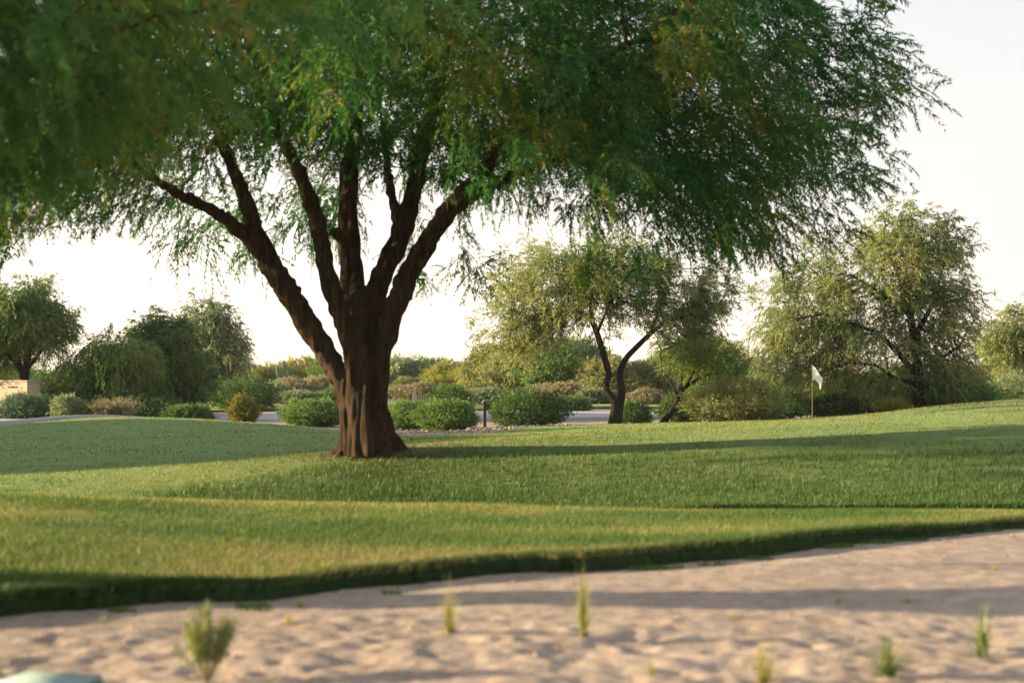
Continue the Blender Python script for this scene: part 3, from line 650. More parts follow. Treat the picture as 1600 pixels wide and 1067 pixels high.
bg_tree('palo_verde_tree', 'tall full yellow-green tree on the right behind the white flag', 1437, 52,
    [[(1437, 655, 0, .22), (1436, 620, 0, .19), (1434, 580, 0, .17), (1428, 530, 0, .15), (1420, 480, 0, .13), (1408, 440, 0, .10), (1392, 400, .2, .07), (1380, 360, .4, .04)],
     [(1434, 590, 0, .13), (1408, 556, -.4, .10), (1372, 520, -.8, .075), (1330, 506, -1.0, .055), (1290, 490, -1.2, .04), (1245, 498, -1.4, .025)],
     [(1428, 530, 0, .10), (1455, 480, .3, .08), (1470, 430, .5, .05), (1480, 390, .5, .03)],
     [(1420, 490, 0, .08), (1380, 460, -.6, .06), (1330, 430, -1.0, .04)],
     [(1434, 600, 0, .08), (1400, 592, -.5, .06), (1368, 570, -.9, .05), (1330, 566, -1.2, .035), (1300, 575, -1.4, .025)],
     [(1434, 580, 0, .09), (1470, 560, -.2, .07), (1500, 540, -.3, .04)]],
    [(1375, 430, 95, 80, 3.4), (1270, 470, 72, 62, 2.4), (1420, 385, 75, 50, 1.6), (1460, 500, 62, 88, 2.8), (1240, 545, 62, 60, 2.2), (1330, 550, 80, 62, 2.6), (1400, 355, 34, 26, .6), (1480, 385, 26, 34, .6), (1470, 585, 70, 32, 1.2)],
    n_attr=3400, per_node=2, nleaf=12, ll=0.12, lw=0.042, slen=.42, droop=.5, leaf=M_LEAF_BG, step=.22, kill=0.12, grow_z=1.0, seed=12, clump=.3, hollow=.35, thin=.026, tip=.009)

bg_tree('mesquite_tree', 'small leaning mesquite with thin fanned branches beside the big olive bush', 1026, 50,
    [[(1024, 672, 0, .10), (1040, 655, 0, .10), (1056, 632, 0, .09), (1062, 612, 0, .08), (1075, 602, 0, .06), (1095, 590, 0, .05), (1120, 580, .2, .03)],
     [(1059, 622, 0, .06), (1050, 600, 0, .045), (1035, 580, .1, .035), (1032, 555, .2, .02)],
     [(1062, 612, 0, .06), (1066, 585, 0, .05), (1068, 560, 0, .035), (1075, 535, .1, .02)],
     [(1070, 605, 0, .05), (1088, 575, -.2, .035), (1105, 555, -.3, .02)]],
    [(1065, 550, 55, 26, 2), (1115, 565, 42, 24, 1.6), (1090, 530, 45, 20, 1)],
    n_attr=650, per_node=2, nleaf=11, ll=0.088, lw=0.033, slen=.3, droop=.25, leaf=M_LEAF_MID, step=.16, kill=0.088, grow_z=1.3, seed=13, clump=.2, hollow=.3, thin=.026)

bg_tree('palo_verde_tree', 'pale tree cut off by the right edge above the hill', 1640, 60,
    [[(1640, 640, 0, .16), (1638, 600, 0, .14), (1630, 570, 0, .12), (1610, 555, 0, .08), (1585, 545, 0, .05), (1560, 530, 0, .03)], [(1635, 585, 0, .1), (1650, 540, 0, .07), (1665, 500, 0, .04)]],
    [(1580, 535, 48, 32, 2), (1650, 515, 60, 45, 2)],
    n_attr=1000, per_node=2, nleaf=12, ll=0.119, lw=0.048, slen=.42, droop=.45, leaf=M_LEAF_BG, step=.24, kill=0.119, grow_z=1.4, seed=14, clump=.3, thin=.026)

bg_tree('mesquite_tree', 'open green tree at the left edge behind the tan box', 35, 56,
    [[(36, 650, 0, .18), (38, 610, 0, .15), (42, 570, 0, .13), (46, 540, 0, .10), (62, 515, 0, .06), (80, 495, .2, .03)], [(38, 600, 0, .11), (28, 560, 0, .09), (22, 520, .2, .06), (10, 480, .3, .03)], [(40, 580, 0, .08), (60, 555, -.2, .06), (75, 530, -.3, .03)], [(30, 575, 0, .08), (0, 540, 0, .06), (-30, 510, 0, .03)]],
    [(20, 490, 60, 40, 3), (78, 505, 36, 34, 1.4), (-40, 520, 55, 60, 2), (0, 535, 50, 24, .8)],
    n_attr=1300, per_node=3, nleaf=12, ll=0.112, lw=0.045, slen=.42, droop=.5, leaf=M_LEAF_MID, step=.24, kill=0.112, grow_z=1.3, seed=15, clump=.3, thin=.026)

bg_tree('acacia_tree', 'weeping mid-green tree drooping to the ground left of the darker tree', 165, 56,
    [[(168, 655, 0, .12), (168, 610, 0, .10), (165, 575, 0, .07), (150, 555, 0, .05), (130, 545, 0, .03)], [(168, 610, 0, .08), (185, 575, 0, .06), (200, 550, .2, .03)]],
    [(170, 565, 62, 36, 2.2), (135, 600, 38, 40, 1.6), (205, 600, 36, 44, 1.6), (170, 610, 60, 32, 1.4)],
    n_attr=1500, per_node=3, nleaf=12, ll=0.112, lw=0.042, slen=.5, droop=.85, leaf=M_LEAF_MID, step=.22, kill=0.112, grow_z=.8, seed=16, clump=.25, hollow=.5, thin=.026)
bg_tree('acacia_tree', 'dense dark-green dome-shaped tree in the middle of the left grove', 262, 58,
    [[(262, 650, 0, .14), (262, 610, 0, .11), (255, 570, 0, .08), (245, 540, 0, .04)], [(262, 610, 0, .08), (280, 570, 0, .06), (285, 540, 0, .03)]],
    [(258, 560, 52, 52, 2.2), (275, 595, 42, 42, 1.6), (235, 530, 34, 24, .8), (262, 615, 46, 28, 1.2)],
    n_attr=1700, per_node=3, nleaf=12, ll=0.106, lw=0.045, slen=.42, droop=.6, leaf=M_LEAF_DARK, step=.22, kill=0.106, grow_z=.6, seed=17, clump=.25, hollow=.5, thin=.026)
bg_tree('palo_verde_tree', 'tall pale wispy tree rising behind the left grove', 335, 66,
    [[(335, 650, 0, .16), (335, 600, 0, .13), (332, 560, 0, .10), (325, 525, 0, .07), (318, 500, 0, .04)], [(334, 575, 0, .08), (350, 540, 0, .06), (358, 510, 0, .03)], [(334, 590, 0, .07), (310, 560, 0, .05), (300, 540, 0, .03)]],
    [(330, 510, 36, 34, 2), (350, 550, 34, 38, 1.8), (310, 560, 30, 40, 1.4), (345, 595, 44, 30, 1.2)],
    n_attr=1200, per_node=2, nleaf=12, ll=0.125, lw=0.045, slen=.42, droop=.4, leaf=M_LEAF_GREY, step=.26, kill=0.125, grow_z=1.0, seed=18, clump=.3, hollow=.4, thin=.026)

# ------------------------------------------------------------------ shrubs
def shrub(name, label, px, bot, top, half, d, leaf, n=4200, ll=.07, lw=.026, style='round', seed=0, cat='shrub', group=None, depth=None, lump=.3, up=.45, place=True):
    rng = np.random.default_rng(seed + 900)
    x = (px - 800) / F * d; zb = float(T(x, d)); s = d / F
    h = max(.25, CZ + (HY - top) * s - zb); rx = half * s; ry = (depth or .9) * rx
    root = empty(name, (x, d, zb - .02)); tag(root, label, cat, group)
    v = unit(rng.normal(size=(n, 3))); 
    lm = 1 + lump * 1.6 * vnoise3(v * 2.3 + seed * 1.37 + 9, 4) + lump * .9 * vnoise3(v * 5.5 + seed + 5, 9)
    rad = (.42 ** 3 + (1 - .42 ** 3) * rng.random(n)) ** (1 / 3) * lm
    if style == 'hedge': v2 = v / np.maximum(np.abs(v).max(1, keepdims=True), 1e-6); v = v * .35 + v2 * .6
    cz = h * .40
    p = v * rad[:, None] * np.array([rx, ry, h * .6]); p[:, 2] = np.where(p[:, 2] < 0, p[:, 2] * .62, p[:, 2]) + cz
    p *= np.array([rx / np.percentile(np.abs(p[:, 0]), 96), ry / np.percentile(np.abs(p[:, 1]), 96), h * .96 / np.percentile(p[:, 2], 98.5)])
    if style == 'grassy':
        b0 = rng.normal(0, .28, (n, 2)) * np.array([rx, ry]); q = rng.random(n)
        p = np.stack([b0[:, 0] + v[:, 0] * q * rx * .8, b0[:, 1] + v[:, 1] * q * ry * .8, q * h * .85 * lm], -1)
    p[:, 2] = np.maximum(p[:, 2], .03 + .05 * rng.random(n))
    t = v * .8 + np.array([0, 0, up]) + rng.normal(0, .45, (n, 3))
    # short leafy shoots
    k = 4; m = n // k; cl = np.clip(vnoise3(p[:m] / .35 + 3, 8) * 1.4 + .5, 0, 1)
    m = int(m * 1.6); p = np.concatenate([p, p]); t = np.concatenate([t, t]) if False else np.concatenate([t, t + rng.normal(0, .3, t.shape)])
    cl = np.clip(vnoise3(p[:m] / .35 + 3, 8) * 1.4 + .5, 0, 1)
    V, Fq, A = sprays(p[:m], t[:m], np.full(m, ll * 2.4) * rng.uniform(.6, 1.4, m), k + 2, ll * 1.15, lw * 1.5, .1, rng, True, 0, cl)
    f = np_obj('foliage', V, Fq, leaf, root, False, {'rnd': A}); f['kind'] = 'stuff'
    ns = 14; e = unit(rng.normal(size=(ns, 3)) * np.array([1, 1, .3]) + np.array([0, 0, .7])) * np.array([rx, ry, h]) * .75
    b0 = rng.normal(0, .06, (ns, 3)) * np.array([1, 1, 0]); mid = b0 + e * .5 + rng.normal(0, .05, (ns, 3)) * h
    Vs, Fs = tube_edges(np.concatenate([b0, mid]), np.concatenate([mid, e]), np.full(2 * ns, .014), np.concatenate([np.full(ns, .011), np.full(ns, .006)]), 5)
    np_obj('stems', Vs, Fs, M_TWIG, root, True)
    return root

S = [
    ('sage_shrub', 'rounded blue-green bush in front of the tan box', 40, 655, 620, 36, 52.5, M_LEAF_SAGE, 6000, .09, .022, 'round', 1),
    ('sage_shrub', 'blue-green bush behind and right of the tan box bush', 92, 645, 604, 28, 56, M_LEAF_SAGE, 3600, .08, .024, 'round', 2),
    ('bush', 'loose pale green bush at the right end of the left path', 108, 656, 622, 20, 50.5, M_LEAF_GREY, 2400, .08, .03, 'round', 3),
    ('bush', 'low green plant between the pale bush and the dry grass', 136, 652, 632, 15, 50.5, M_LEAF_MID, 1600, .08, .03, 'round', 4),
    ('dry_grass_clump', 'pinkish tan dry grass clump below the weeping tree', 175, 652, 627, 32, 50.5, M_LEAF_TAN, 4200, .11, .016, 'grassy', 5),
    ('bush', 'low dark-green spreading plant on the crest of the left mound', 294, 657, 638, 30, 49.5, M_LEAF_DARK, 3200, .09, .03, 'round', 6),
    ('bush', 'small round rusty-tipped bush standing alone beside the path', 379, 661, 620, 20, 52.3, M_LEAF_RED, 3800, .06, .024, 'round', 7),
    ('bush', 'wide dark bush behind the rusty-tipped bush', 382, 645, 591, 46, 63, M_LEAF_DARK, 5200, .09, .03, 'round', 8),
    ('bush', 'green bush against the left side of the big trunk', 494, 674, 627, 44, 46.5, M_LEAF_MID, 6500, .065, .026, 'round', 9),
    ('hedge', 'clipped dark hedge just right of the big trunk', 640, 670, 627, 33, 44, M_LEAF_MID, 5800, .05, .022, 'hedge', 10),
    ('bush', 'sunlit round bush right of the clipped hedge', 700, 674, 628, 41, 42.5, M_LEAF_MID, 6800, .06, .022, 'round', 11),
    ('bush', 'dark rounded bush across the path behind the sunlit round bush', 702, 640, 604, 33, 62, M_LEAF_DARK, 4600, .07, .028, 'round', 12),
    ('bush', 'broad olive-dark bush covering the end of the sign board', 826, 673, 611, 51, 46.8, M_LEAF_DARK, 7600, .07, .028, 'round', 13),
    ('hedge', 'low green hedge across the path beside the two-trunked tree', 890, 643, 621, 30, 62.5, M_LEAF_DARK, 3600, .07, .028, 'hedge', 14),
    ('bush', 'small dark bush right beside the two-trunked tree', 989, 664, 630, 23, 49.5, M_LEAF_DARK, 3200, .065, .026, 'round', 15),
    ('bush', 'dark bush under the leaning tree', 1062, 666, 618, 30, 51.5, M_LEAF_DARK, 3800, .07, .028, 'round', 16),
    ('bush', 'large loose olive bush left of the flag', 1150, 668, 594, 66, 48.5, M_LEAF_OLIVE, 9500, .08, .026, 'round', 17),
    ('bush', 'green bush filling in behind the large olive bush', 1215, 662, 612, 38, 52, M_LEAF_MID, 3800, .08, .028, 'round', 18),
    ('bush', 'dark low bush directly right of the flagstick', 1300, 658, 616, 38, 52.5, M_LEAF_DARK, 4200, .08, .028, 'round', 19),
    ('bush', 'grey-green bush left of the right tree trunk', 1365, 650, 598, 44, 53.5, M_LEAF_GREY, 5200, .08, .028, 'round', 20),
    ('bush', 'small bright yellow-green bush at the foot of the right tree', 1394, 646, 624, 21, 50, M_LEAF_YEL, 2800, .06, .022, 'round', 21),
    ('hedge', 'long dark bush on the hill right of the right tree trunk', 1505, 642, 598, 56, 52, M_LEAF_MID, 6000, .08, .028, 'round', 22),
    ('bush', 'green bush under the right tree against its trunk', 1452, 642, 604, 22, 53, M_LEAF_DARK, 2600, .08, .028, 'round', 23),
    ('bush', 'grey bush under the pale tree at the right edge', 1585, 625, 585, 34, 57, M_LEAF_GREY, 3200, .08, .028, 'round', 24),
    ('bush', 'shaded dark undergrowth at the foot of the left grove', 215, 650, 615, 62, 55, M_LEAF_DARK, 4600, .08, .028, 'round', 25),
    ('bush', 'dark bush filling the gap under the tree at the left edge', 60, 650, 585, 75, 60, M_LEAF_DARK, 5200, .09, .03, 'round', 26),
]
for (nm, lb, px, bo, to, ha, d, mt, n, ll, lw, st, sd) in S:
    shrub(nm, lb, px, bo, to, ha, d, mt, n, ll, lw, st, sd, cat='hedge' if nm == 'hedge' else ('grass' if 'grass' in nm else 'shrub'))

# the desert behind: scrub and low trees in their dozens
protos = []
for k, (mt, hh, rr) in enumerate([(M_LEAF_OLIVE, 1.6, 1.5), (M_LEAF_GREY, 1.4, 1.6), (M_LEAF_YEL, 1.9, 1.8), (M_LEAF_MID, 2.0, 1.9), (M_LEAF_TAN, 1.0, 1.3)]):
    protos.append((mt, hh, rr))
SCRUB = [  # column, top row, half width, distance, kind
    (405, 577, 30, 95, 0), (440, 572, 34, 105, 2), (480, 564, 36, 110, 2), (520, 566, 34, 104, 3), (455, 598, 34, 80, 4), (500, 596, 36, 82, 4), (420, 605, 30, 76, 1), (525, 606, 30, 74, 3), (470, 615, 34, 72, 1),
    (625, 572, 30, 112, 1), (665, 562, 32, 118, 3), (700, 568, 36, 100, 2), (735, 572, 32, 96, 2), (640, 592, 28, 98, 0), (690, 590, 30, 90, 2), (745, 600, 28, 80, 0), (630, 606, 26, 85, 4), (660, 603, 24, 84, 4),
    (775, 550, 46, 88, 0), (820, 538, 56, 84, 0), (865, 542, 54, 82, 3), (905, 552, 48, 86, 1), (760, 612, 30, 72, 1), (850, 606, 34, 74, 4), (885, 604, 36, 73, 4), (925, 612, 30, 72, 1), (945, 565, 44, 80, 0),
    (1000, 570, 44, 84, 0), (1040, 560, 46, 90, 2), (1010, 612, 26, 70, 4), (1085, 548, 44, 95, 1), (1130, 540, 40, 92, 0), (1165, 562, 34, 96, 2), (1110, 572, 40, 78, 3), (1190, 590, 34, 80, 0),
    (1260, 590, 46, 76, 1), (1330, 585, 46, 78, 0), (1410, 585, 46, 76, 1), (1490, 580, 46, 76, 3), (1555, 575, 42, 78, 4), (1600, 590, 40, 74, 1), (1650, 570, 50, 76, 0),
    (120, 580, 60, 78, 3), (190, 575, 60, 82, 0), (290, 590, 46, 78, 1), (20, 575, 60, 84, 3), (-60, 570, 60, 80, 3), (350, 600, 30, 80, 1),
]
proto_objs = {}
SKIND = ['olive desert bush', 'grey-green desert bush', 'yellow-green palo verde bush', 'green desert bush', 'dry tan brush']
REG = [(-200, 'behind the tree at the left edge'), (80, 'behind the left grove'), (380, 'between the left grove and the big trunk'), (600, 'between the big trunk and the sign'), (755, 'behind the broad olive-dark bush'), (900, 'behind the two-trunked mesquite'), (1060, 'behind the leaning tree'), (1240, 'behind the flag and right tree'), (1480, 'at the right end of the hill')]
ORD = {1: [''], 2: ['left-hand ', 'right-hand '], 3: ['leftmost ', 'middle ', 'rightmost '], 4: ['leftmost ', 'second from left ', 'third from left ', 'rightmost ']}
def region(px): return [r for x0, r in REG if px >= x0][-1]
def scrub_label(i):
    px, k = SCRUB[i][0], SCRUB[i][4]; same = sorted(s_[0] for s_ in SCRUB if s_[4] == k and region(s_[0]) == region(px))
    return ORD[len(same)][same.index(px)] + SKIND[k] + ' in the desert ' + region(px)
for i, (px, top, half, d, k) in enumerate(SCRUB):
    g = random.Random(i)
    if k not in proto_objs:
        o = shrub('desert_bush', scrub_label(i), px, 0, top, half, d, protos[k][0], 9000, .13, .05, 'round', 60 + k, group='desert scrub beyond the path', lump=.42)
        proto_objs[k] = (o, half * d / F, CZ + (HY - top) * d / F - o.location.z)
    else:
        o, w0, h0 = proto_objs[k]
        x = (px - 800) / F * d; zb = float(T(x, d)) - .02; h = CZ + (HY - top) * d / F - zb
        sc = half * d / F / w0
        c = copy_thing(o, (x, d, zb), g.uniform(0, 6.28), (sc, sc, h / h0)); c['label'] = scrub_label(i)

# ------------------------------------------------------------------ trees out of frame on the left that shade the hollow
SHADE = [(-26, 31, 1.7, 'nearest'), (-27, 35.5, 1.8, 'second'), (-28, 39.8, 1.8, 'third'), (-29, 43.8, 1.5, 'farthest')]
acacia = [o for o in COL.objects if o.name.startswith('acacia_tree')][0]
for k, (x, d, sc, w) in enumerate(SHADE):
    c = copy_thing(acacia, (x, d, float(T(x, d)) - .05), k * 1.9, (sc * 1.15, sc * 1.15, sc))
    c['label'] = w + ' of the weeping trees outside the left edge that shade the hollow'; c['group'] = 'trees left of the fairway'
# ------------------------------------------------------------------ flag
def cyl(name, p0, p1, r0, r1, mat, parent, sides=12):
    V, Fq = tube_edges(np.array([p0], float), np.array([p1], float), np.array([r0]), np.array([r1]), sides)
    n = len(V); V = np.concatenate([V, [p0], [p1]]); k = np.arange(sides); k2 = (k + 1) % sides
    caps = np.concatenate([np.stack([k2, k, np.full(sides, n)], -1), np.stack([k + sides, k2 + sides, np.full(sides, n + 1)], -1)])
    m = bpy.data.meshes.new(name); m.from_pydata(V.tolist(), [], Fq.tolist() + caps.tolist()); m.materials.append(mat); m.update()
    return link(bpy.data.objects.new(name, m), parent)
fd = 47.0; fx = (1269 - 800) / F * fd; fz = float(T(fx, fd))
flag = tag(empty('golf_flag', (fx, fd, fz)), 'white flag hanging on a yellow stick on the green', 'flag')
ztop = CZ + (HY - 570) * fd / F - fz
cyl('flagstick', (0, 0, -.05), (0, 0, ztop), .017, .013, M_STICK, flag)
nu, nv = 15, 13; U, W = np.meshgrid(np.linspace(0, 1, nu), np.linspace(0, 1, nv))
# limp cloth: the fly end droops below the hoist
hx = .012 + .34 * U ** .9 * (1 - .18 * W); drop = .44 * U ** 1.15
zz = ztop - .01 - drop - W * (.50 - .12 * U - .10 * np.sin(U * 3.1)); yy = .05 * np.sin(U * 8 + W * 2) * U
for side in (0,):
    V = np.stack([hx, yy, zz], -1).reshape(-1, 3); i = np.arange(nu * nv).reshape(nv, nu)
    Fq = np.stack([i[:-1, :-1], i[:-1, 1:], i[1:, 1:], i[1:, :-1]], -1).reshape(-1, 4)
cloth = np_obj('cloth', V, Fq, M_WHITE, flag, True); cloth.rotation_euler = (0, 0, R(-34))
md = cloth.modifiers.new('thick', 'SOLIDIFY'); md.thickness = .004

# ------------------------------------------------------------------ tan utility box, ribbed box, sign
d = 54.8; x = (31 - 800) / F * d; z = float(T(x, d)); zt = CZ + (HY - 594) * d / F - z
ub = tag(empty('utility_box', (x, d, z), R(-18)), 'tan stucco box half hidden behind the blue-green bush at left', 'utility box')
bm_obj('body', box_bm(-.64, .64, -.4, .4, -.05, zt - .06, .01), M_TAN, ub)
bm_obj('lid', box_bm(-.67, .67, -.43, .43, zt - .06, zt, .012), M_TAN, ub)
bm_obj('vent_slot', box_bm(-.22, .20, -.408, -.396, zt - .30, zt - .235), M_DARKSLOT, ub)
bm_obj('vent_slot', box_bm(.33, .42, -.408, -.396, zt - .32, zt - .29), M_DARKSLOT, ub)
bm_obj('lock', box_bm(-.58, -.53, -.42, -.39, zt - .22, zt - .15, .004), M_DARKSLOT, ub)

d = 66; x = (655 - 800) / F * d; z = float(T(x, d)); zt = CZ + (HY - 613.5) * d / F - z
rb = tag(empty('utility_cabinet', (x, d, z), R(8)), 'small ribbed tan cabinet showing above the clipped hedge', 'utility cabinet')
bm_obj('corner_post', box_bm(-.31, -.17, -.2, .2, -.05, zt, .01), M_TAN, rb)
bm_obj('body', box_bm(-.17, .31, -.16, .2, -.05, zt - .03, .01), M_DARKSLOT, rb)
bm0 = None
for k in range(5):
    xx = -.13 + k * .10
    if bm0 is None:
        o = bm_obj('rib', box_bm(-.028, .028, -.205, -.155, -.02, zt - .05, .006), M_TAN, rb); bm0 = o; o.location.x = xx
    else:
        o = bm0.copy(); COL.objects.link(o); o.location.x = xx

d = 48.6; x = (757.5 - 800) / F * d; z = float(T(x, d)); zt = CZ + (HY - 627) * d / F - z
sg = tag(empty('tee_sign', (x, d, z), R(6)), 'dark wooden sign on a post with a sloping board beside the path', 'sign')
bm_obj('post', box_bm(-.05, .05, -.05, .05, -.15, zt - .03, .006), M_WOODDK, sg)
b = bm_obj('board', box_bm(-.06, .72, -.04, .04, -.14, .14, .006), M_WOODDK, sg); b.location = (0, -.09, zt - .16)
b = bm_obj('top_cap', box_bm(-.07, .74, -.16, .14, -.02, .02, .006), M_GREYTOP, sg); b.location = (0, -.06, zt + .01); b.rotation_euler = (R(-16), 0, 0)

# ------------------------------------------------------------------ saguaro
d = 92; x = (443 - 800) / F * d; z = float(G(np.array(x), np.array(float(d)))); zt = CZ + (HY - 563) * d / F - z
sag = tag(empty('saguaro_cactus', (x, d, z)), 'saguaro cactus with upraised arms far behind the left scrub', 'cactus')
def ribbed(name, pts, parent):
    L = smooth_line(pts, 26); V, Fq, Ft = limb_tube(L, 24, 0, 0)
    n = 26; sides = 24; VV = V[:n * sides].reshape(n, sides, 3); c = L[:, None, :3]; VV = c + (VV - c) * (1 + .10 * np.cos(np.arange(sides) * np.pi))[None, :, None]
    V[:n * sides] = VV.reshape(-1, 3)
    m = bpy.data.meshes.new(name); m.from_pydata(V.tolist(), [], Fq.tolist() + Ft.tolist()); m.materials.append(M_CACTUS)
    link(bpy.data.objects.new(name, m), parent)
ribbed('stem', [(0, 0, -.1, .12), (0, 0, zt * .5, .15), (0, 0, zt * .85, .14), (0, 0, zt - .08, .11), (0, 0, zt, .02)], sag)
for s_, z0, z1, w in ((-1, .55, .86, .40), (1, .52, .80, .38), (1, .34, .56, .80)):
    ribbed('arm', [(0, 0, zt * z0, .08), (s_ * w * .5, -.05, zt * z0 + .01, .09), (s_ * w * .92, -.05, zt * (z0 + .05), .095), (s_ * w, -.05, zt * (z0 * .4 + z1 * .6), .095), (s_ * w, -.05, zt * z1 - .06, .08), (s_ * w, -.05, zt * z1, .02)], sag)

# ------------------------------------------------------------------ foreground: plants in the sand, valve box, stones
def tuft(label, px, bot, top, half, d, n, mat, seed, name='grass_tuft', stiff=.5, wid=.0042):
    rng = np.random.default_rng(seed); x = (px - 800) / F * d; z = float(G(np.array(x), np.array(float(d)))); s = d / F; h = (bot - top) * s; w = half * s
    root = tag(empty(name, (x, d, z - .01)), label, 'grass', 'plants growing in the sand')
    ang = rng.uniform(0, 6.283, n); sp = np.abs(rng.normal(0, 1.05, n)); hh = 1.25 * h * rng.uniform(.35, 1.02, n) * (1 - .22 * np.minimum(sp, 1.6))
    w = w * 1.5; b0 = rng.normal(0, w * .09, (n, 2)); tip = np.stack([np.cos(ang), np.sin(ang)], -1) * (w * sp)[:, None]
    q = np.linspace(0, 1, 6); V = []
    cen = np.stack([b0[:, None, 0] + tip[:, None, 0] * q ** 1.6, b0[:, None, 1] + tip[:, None, 1] * q ** 1.6, hh[:, None] * (q - .12 * sp[:, None] * q ** 3)], -1)
    wv = np.stack([-np.sin(ang), np.cos(ang), 0 * ang], -1)[:, None] * (wid * rng.uniform(.6, 1.3, n))[:, None, None] * (1 - q ** 1.5 * .92)[None, :, None]
    V = np.stack([cen - wv, cen + wv], 2).reshape(-1, 3)
    i = np.arange(n * 12).reshape(n, 6, 2); Fq = np.stack([i[:, :-1, 0], i[:, :-1, 1], i[:, 1:, 1], i[:, 1:, 0]], -1).reshape(-1, 4)
    np_obj('blades', V, Fq, mat, root, False, {'rnd': np.repeat(rng.random(n), 12)})['kind'] = 'stuff'
    return root
M_TUFT = leaf_mat('sand_grass', [(0.0, (0.17, 0.21, 0.07)), (0.6, (0.28, 0.29, 0.11)), (1.0, (0.42, 0.35, 0.17))], 0.4)
M_TUFTD = leaf_mat('green_sand_grass', [(0.0, (0.09, 0.15, 0.06)), (0.6, (0.16, 0.22, 0.085)), (1.0, (0.28, 0.28, 0.13))], 0.4)
tuft('thin pale grass tuft in the sand below the big trunk', 703, 1003, 925, 24, 8.85, 60, M_TUFT, 71)
tuft('upright yellow-green grass tuft in the middle of the sand', 911, 1009, 895, 16, 8.75, 80, M_TUFT, 72)
tuft('dark-green spiky tuft at the right side of the sand', 1534, 1028, 945, 24, 8.4, 70, M_TUFTD, 73, wid=.005)
tuft('bushy green tuft at the bottom edge right of centre', 1386, 1066, 990, 36, 7.75, 150, M_TUFTD, 74)
tuft('pale tuft cut by the bottom edge left of the bushy green tuft', 1192, 1075, 1005, 26, 7.6, 80, M_TUFT, 75)
tuft('tiny pale sprout at the bottom edge of the sand', 1018, 1075, 1035, 14, 7.55, 25, M_TUFT, 76)
tuft('tiny sprout in the sand right of the leafy shrub', 450, 976, 958, 10, 9.3, 24, M_TUFT, 77)
for k, (px, py, d) in enumerate([(1310, 948, 10.1), (1418, 945, 10.2), (1150, 966, 9.6), (1552, 908, 11.6), (470, 940, 10.1), (160, 962, 9.5)]):
    tuft(['tiny yellow weed low in the sand at right of centre', 'tiny yellow weed beside the dark stone in the sand', 'tiny yellow weed on the sunlit sand right of the middle tuft', 'tiny weed high on the sand near the right edge', 'tiny weed on the sand just below the grass bank', 'tiny weed on the sand at the left below the bank'][k], px, py, py - 14, 14, d, 26, M_TUFT, 80 + k)

d = 7.72; x = (322 - 800) / F * d; z = float(G(np.array(x), np.array(d))); s = d / F
fs = tag(empty('sand_shrub', (x, d, z - .01)), 'leafy green upright shrub in the sand at lower left', 'shrub', 'plants growing in the sand')
rng = np.random.default_rng(91); ns = 34
tipx = rng.uniform(-46, 42, ns) * s; tipy = rng.uniform(-40, 40, ns) * s; hh = (128 * s) * rng.uniform(.62, 1.02, ns) * (1 - .25 * np.abs(tipx) / (46 * s))
q = np.linspace(0, 1, 7); cen = np.stack([tipx[:, None] * q ** .8, tipy[:, None] * q ** .8, hh[:, None] * q], -1)
Vs, Fs = tube_edges(cen[:, :-1].reshape(-1, 3), cen[:, 1:].reshape(-1, 3), np.full(ns * 6, .0035), np.full(ns * 6, .003), 5)
np_obj('stems', Vs, Fs, simple_mat('pale_green_stem', (0.26, 0.24, 0.10), .8, .2, 20), fs, True)
par = [];
for st in range(ns):
    m_ = 46; qq = rng.uniform(.28, 1, m_) ** .8; o = np.stack([np.interp(qq, q, cen[st, :, k]) for k in range(3)], -1)
    t = rng.normal(0, .5, (m_, 3)) + np.array([0, 0, .9]) + np.array([tipx[st], tipy[st], 0]) * 2
    V, Fq, A = sprays(o, t, np.full(m_, .02), 2, .034, .008, 0, rng, False, 0, np.full(m_, rng.random()))
    par.append((V, Fq, A))
V, Fq, A = merge(par); np_obj('foliage', V, Fq, M_TUFTD, fs, False, {'rnd': A})['kind'] = 'stuff'

d = 7.28; x = (78 - 800) / F * d; z = float(G(np.array(x), np.array(d)))
vb = tag(empty('valve_box', (x, d, z), R(-14)), 'pale green plastic irrigation box lid in the bottom left corner', 'valve box')
bm_obj('body', box_bm(-.24, .24, -.17, .17, -.12, .055, .02), M_VALVE2, vb, True)
bm_obj('lid', box_bm(-.222, .222, -.152, .152, .055, .085, .012), M_VALVE, vb, True)
bm_obj('handle_slot', box_bm(-.05, .05, -.012, .012, .0855, .0875), M_VALVE2, vb)

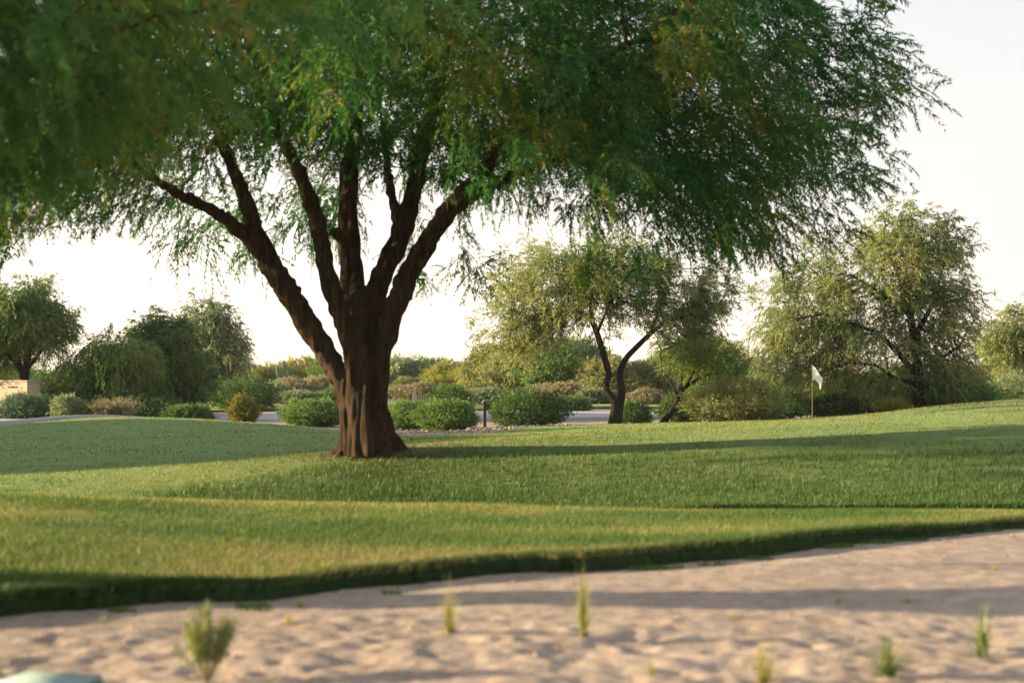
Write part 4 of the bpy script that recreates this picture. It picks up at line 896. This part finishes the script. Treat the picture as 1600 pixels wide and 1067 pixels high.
rng = np.random.default_rng(17); ico = bmesh.new(); bmesh.ops.create_icosphere(ico, subdivisions=1, radius=1); ib = np.array([v.co[:] for v in ico.verts]); ifc = np.array([[v.index for v in f.verts] for f in ico.faces]); ico.free()
n = 2000; px = rng.uniform(-300, 2000, n); d = 7.2 + (toe(px) - .05 - 7.2) * rng.random(n); x = (px - 800) / F * d; z = G(x, d)
sz = .003 + .011 * rng.random(n) ** 4
V = (ib[None] * (1 + rng.normal(0, .18, (n, len(ib), 1)))) * sz[:, None, None] * rng.uniform(.6, 1.3, (n, 1, 3)) + np.stack([x, d, z + sz * .2], -1)[:, None]
tag(np_obj('gravel', V.reshape(-1, 3), (np.arange(n)[:, None, None] * len(ib) + ifc[None]).reshape(-1, 3), M_STONE, None, False), 'small pebbles strewn over the foreground sand', 'gravel', kind='stuff')
n = 1300; px = rng.uniform(600, 900, n); d = rng.uniform(39, 46.5, n); d = np.maximum(d, far_edge(px) + .15); x = (px - 800) / F * d; z = G(x, d); sz = .02 + .045 * rng.random(n) ** 2.5
V = (ib[None] * (1 + rng.normal(0, .18, (n, len(ib), 1)))) * sz[:, None, None] * rng.uniform(.6, 1.3, (n, 1, 3)) + np.stack([x, d, z + sz * .2], -1)[:, None]
tag(np_obj('rock_mulch', V.reshape(-1, 3), (np.arange(n)[:, None, None] * len(ib) + ifc[None]).reshape(-1, 3), M_STONE, None, False), 'pinkish rock mulch under the bushes right of the big trunk', 'gravel', kind='stuff')

# ------------------------------------------------------------------ haze over the desert
hm, hn, ho = new_mat('haze_air')
pv = N(hn, 'ShaderNodeVolumePrincipled'); pv.inputs['Color'].default_value = (0.93, 0.95, 1.0, 1); pv.inputs['Density'].default_value = 0.00018; pv.inputs['Anisotropy'].default_value = 0.2
hn.links.new(pv.outputs[0], ho.inputs['Volume'])
hz = bm_obj('haze', box_bm(-15000, 15000, -450, 17000, -8, 400), hm); tag(hz, 'pale desert haze filling the air', 'haze', kind='stuff')

g = np.random.default_rng(61); n = 3200; rr = .45 + np.abs(g.normal(0, 1.3, n)); an = g.uniform(0, 6.283, n); x = base[0] + np.cos(an) * rr * 1.25; y = base[1] + np.sin(an) * rr; z = T(x, y) + .012 + .02 * g.random(n)
a = g.uniform(0, 6.283, n); l = g.uniform(.02, .055, n); w = g.uniform(.006, .014, n); u = np.stack([np.cos(a), np.sin(a), g.normal(0, .25, n)], -1) * l[:, None]; v = np.stack([-np.sin(a), np.cos(a), g.normal(0, .25, n)], -1) * w[:, None]; c = np.stack([x, y, z], -1)
V = np.stack([c - u, c + v, c + u, c - v], 1)
tag(np_obj('leaf_litter', V.reshape(-1, 3), np.arange(4 * n).reshape(-1, 4), leaf_mat('dry_leaf', [(0, (.12, .075, .035)), (.6, (.22, .15, .07)), (1, (.34, .25, .12))], .2), None, False, {'rnd': np.repeat(g.random(n), 4)}), 'dry fallen leaves and pods on the grass around the big trunk', 'leaf litter', kind='stuff')
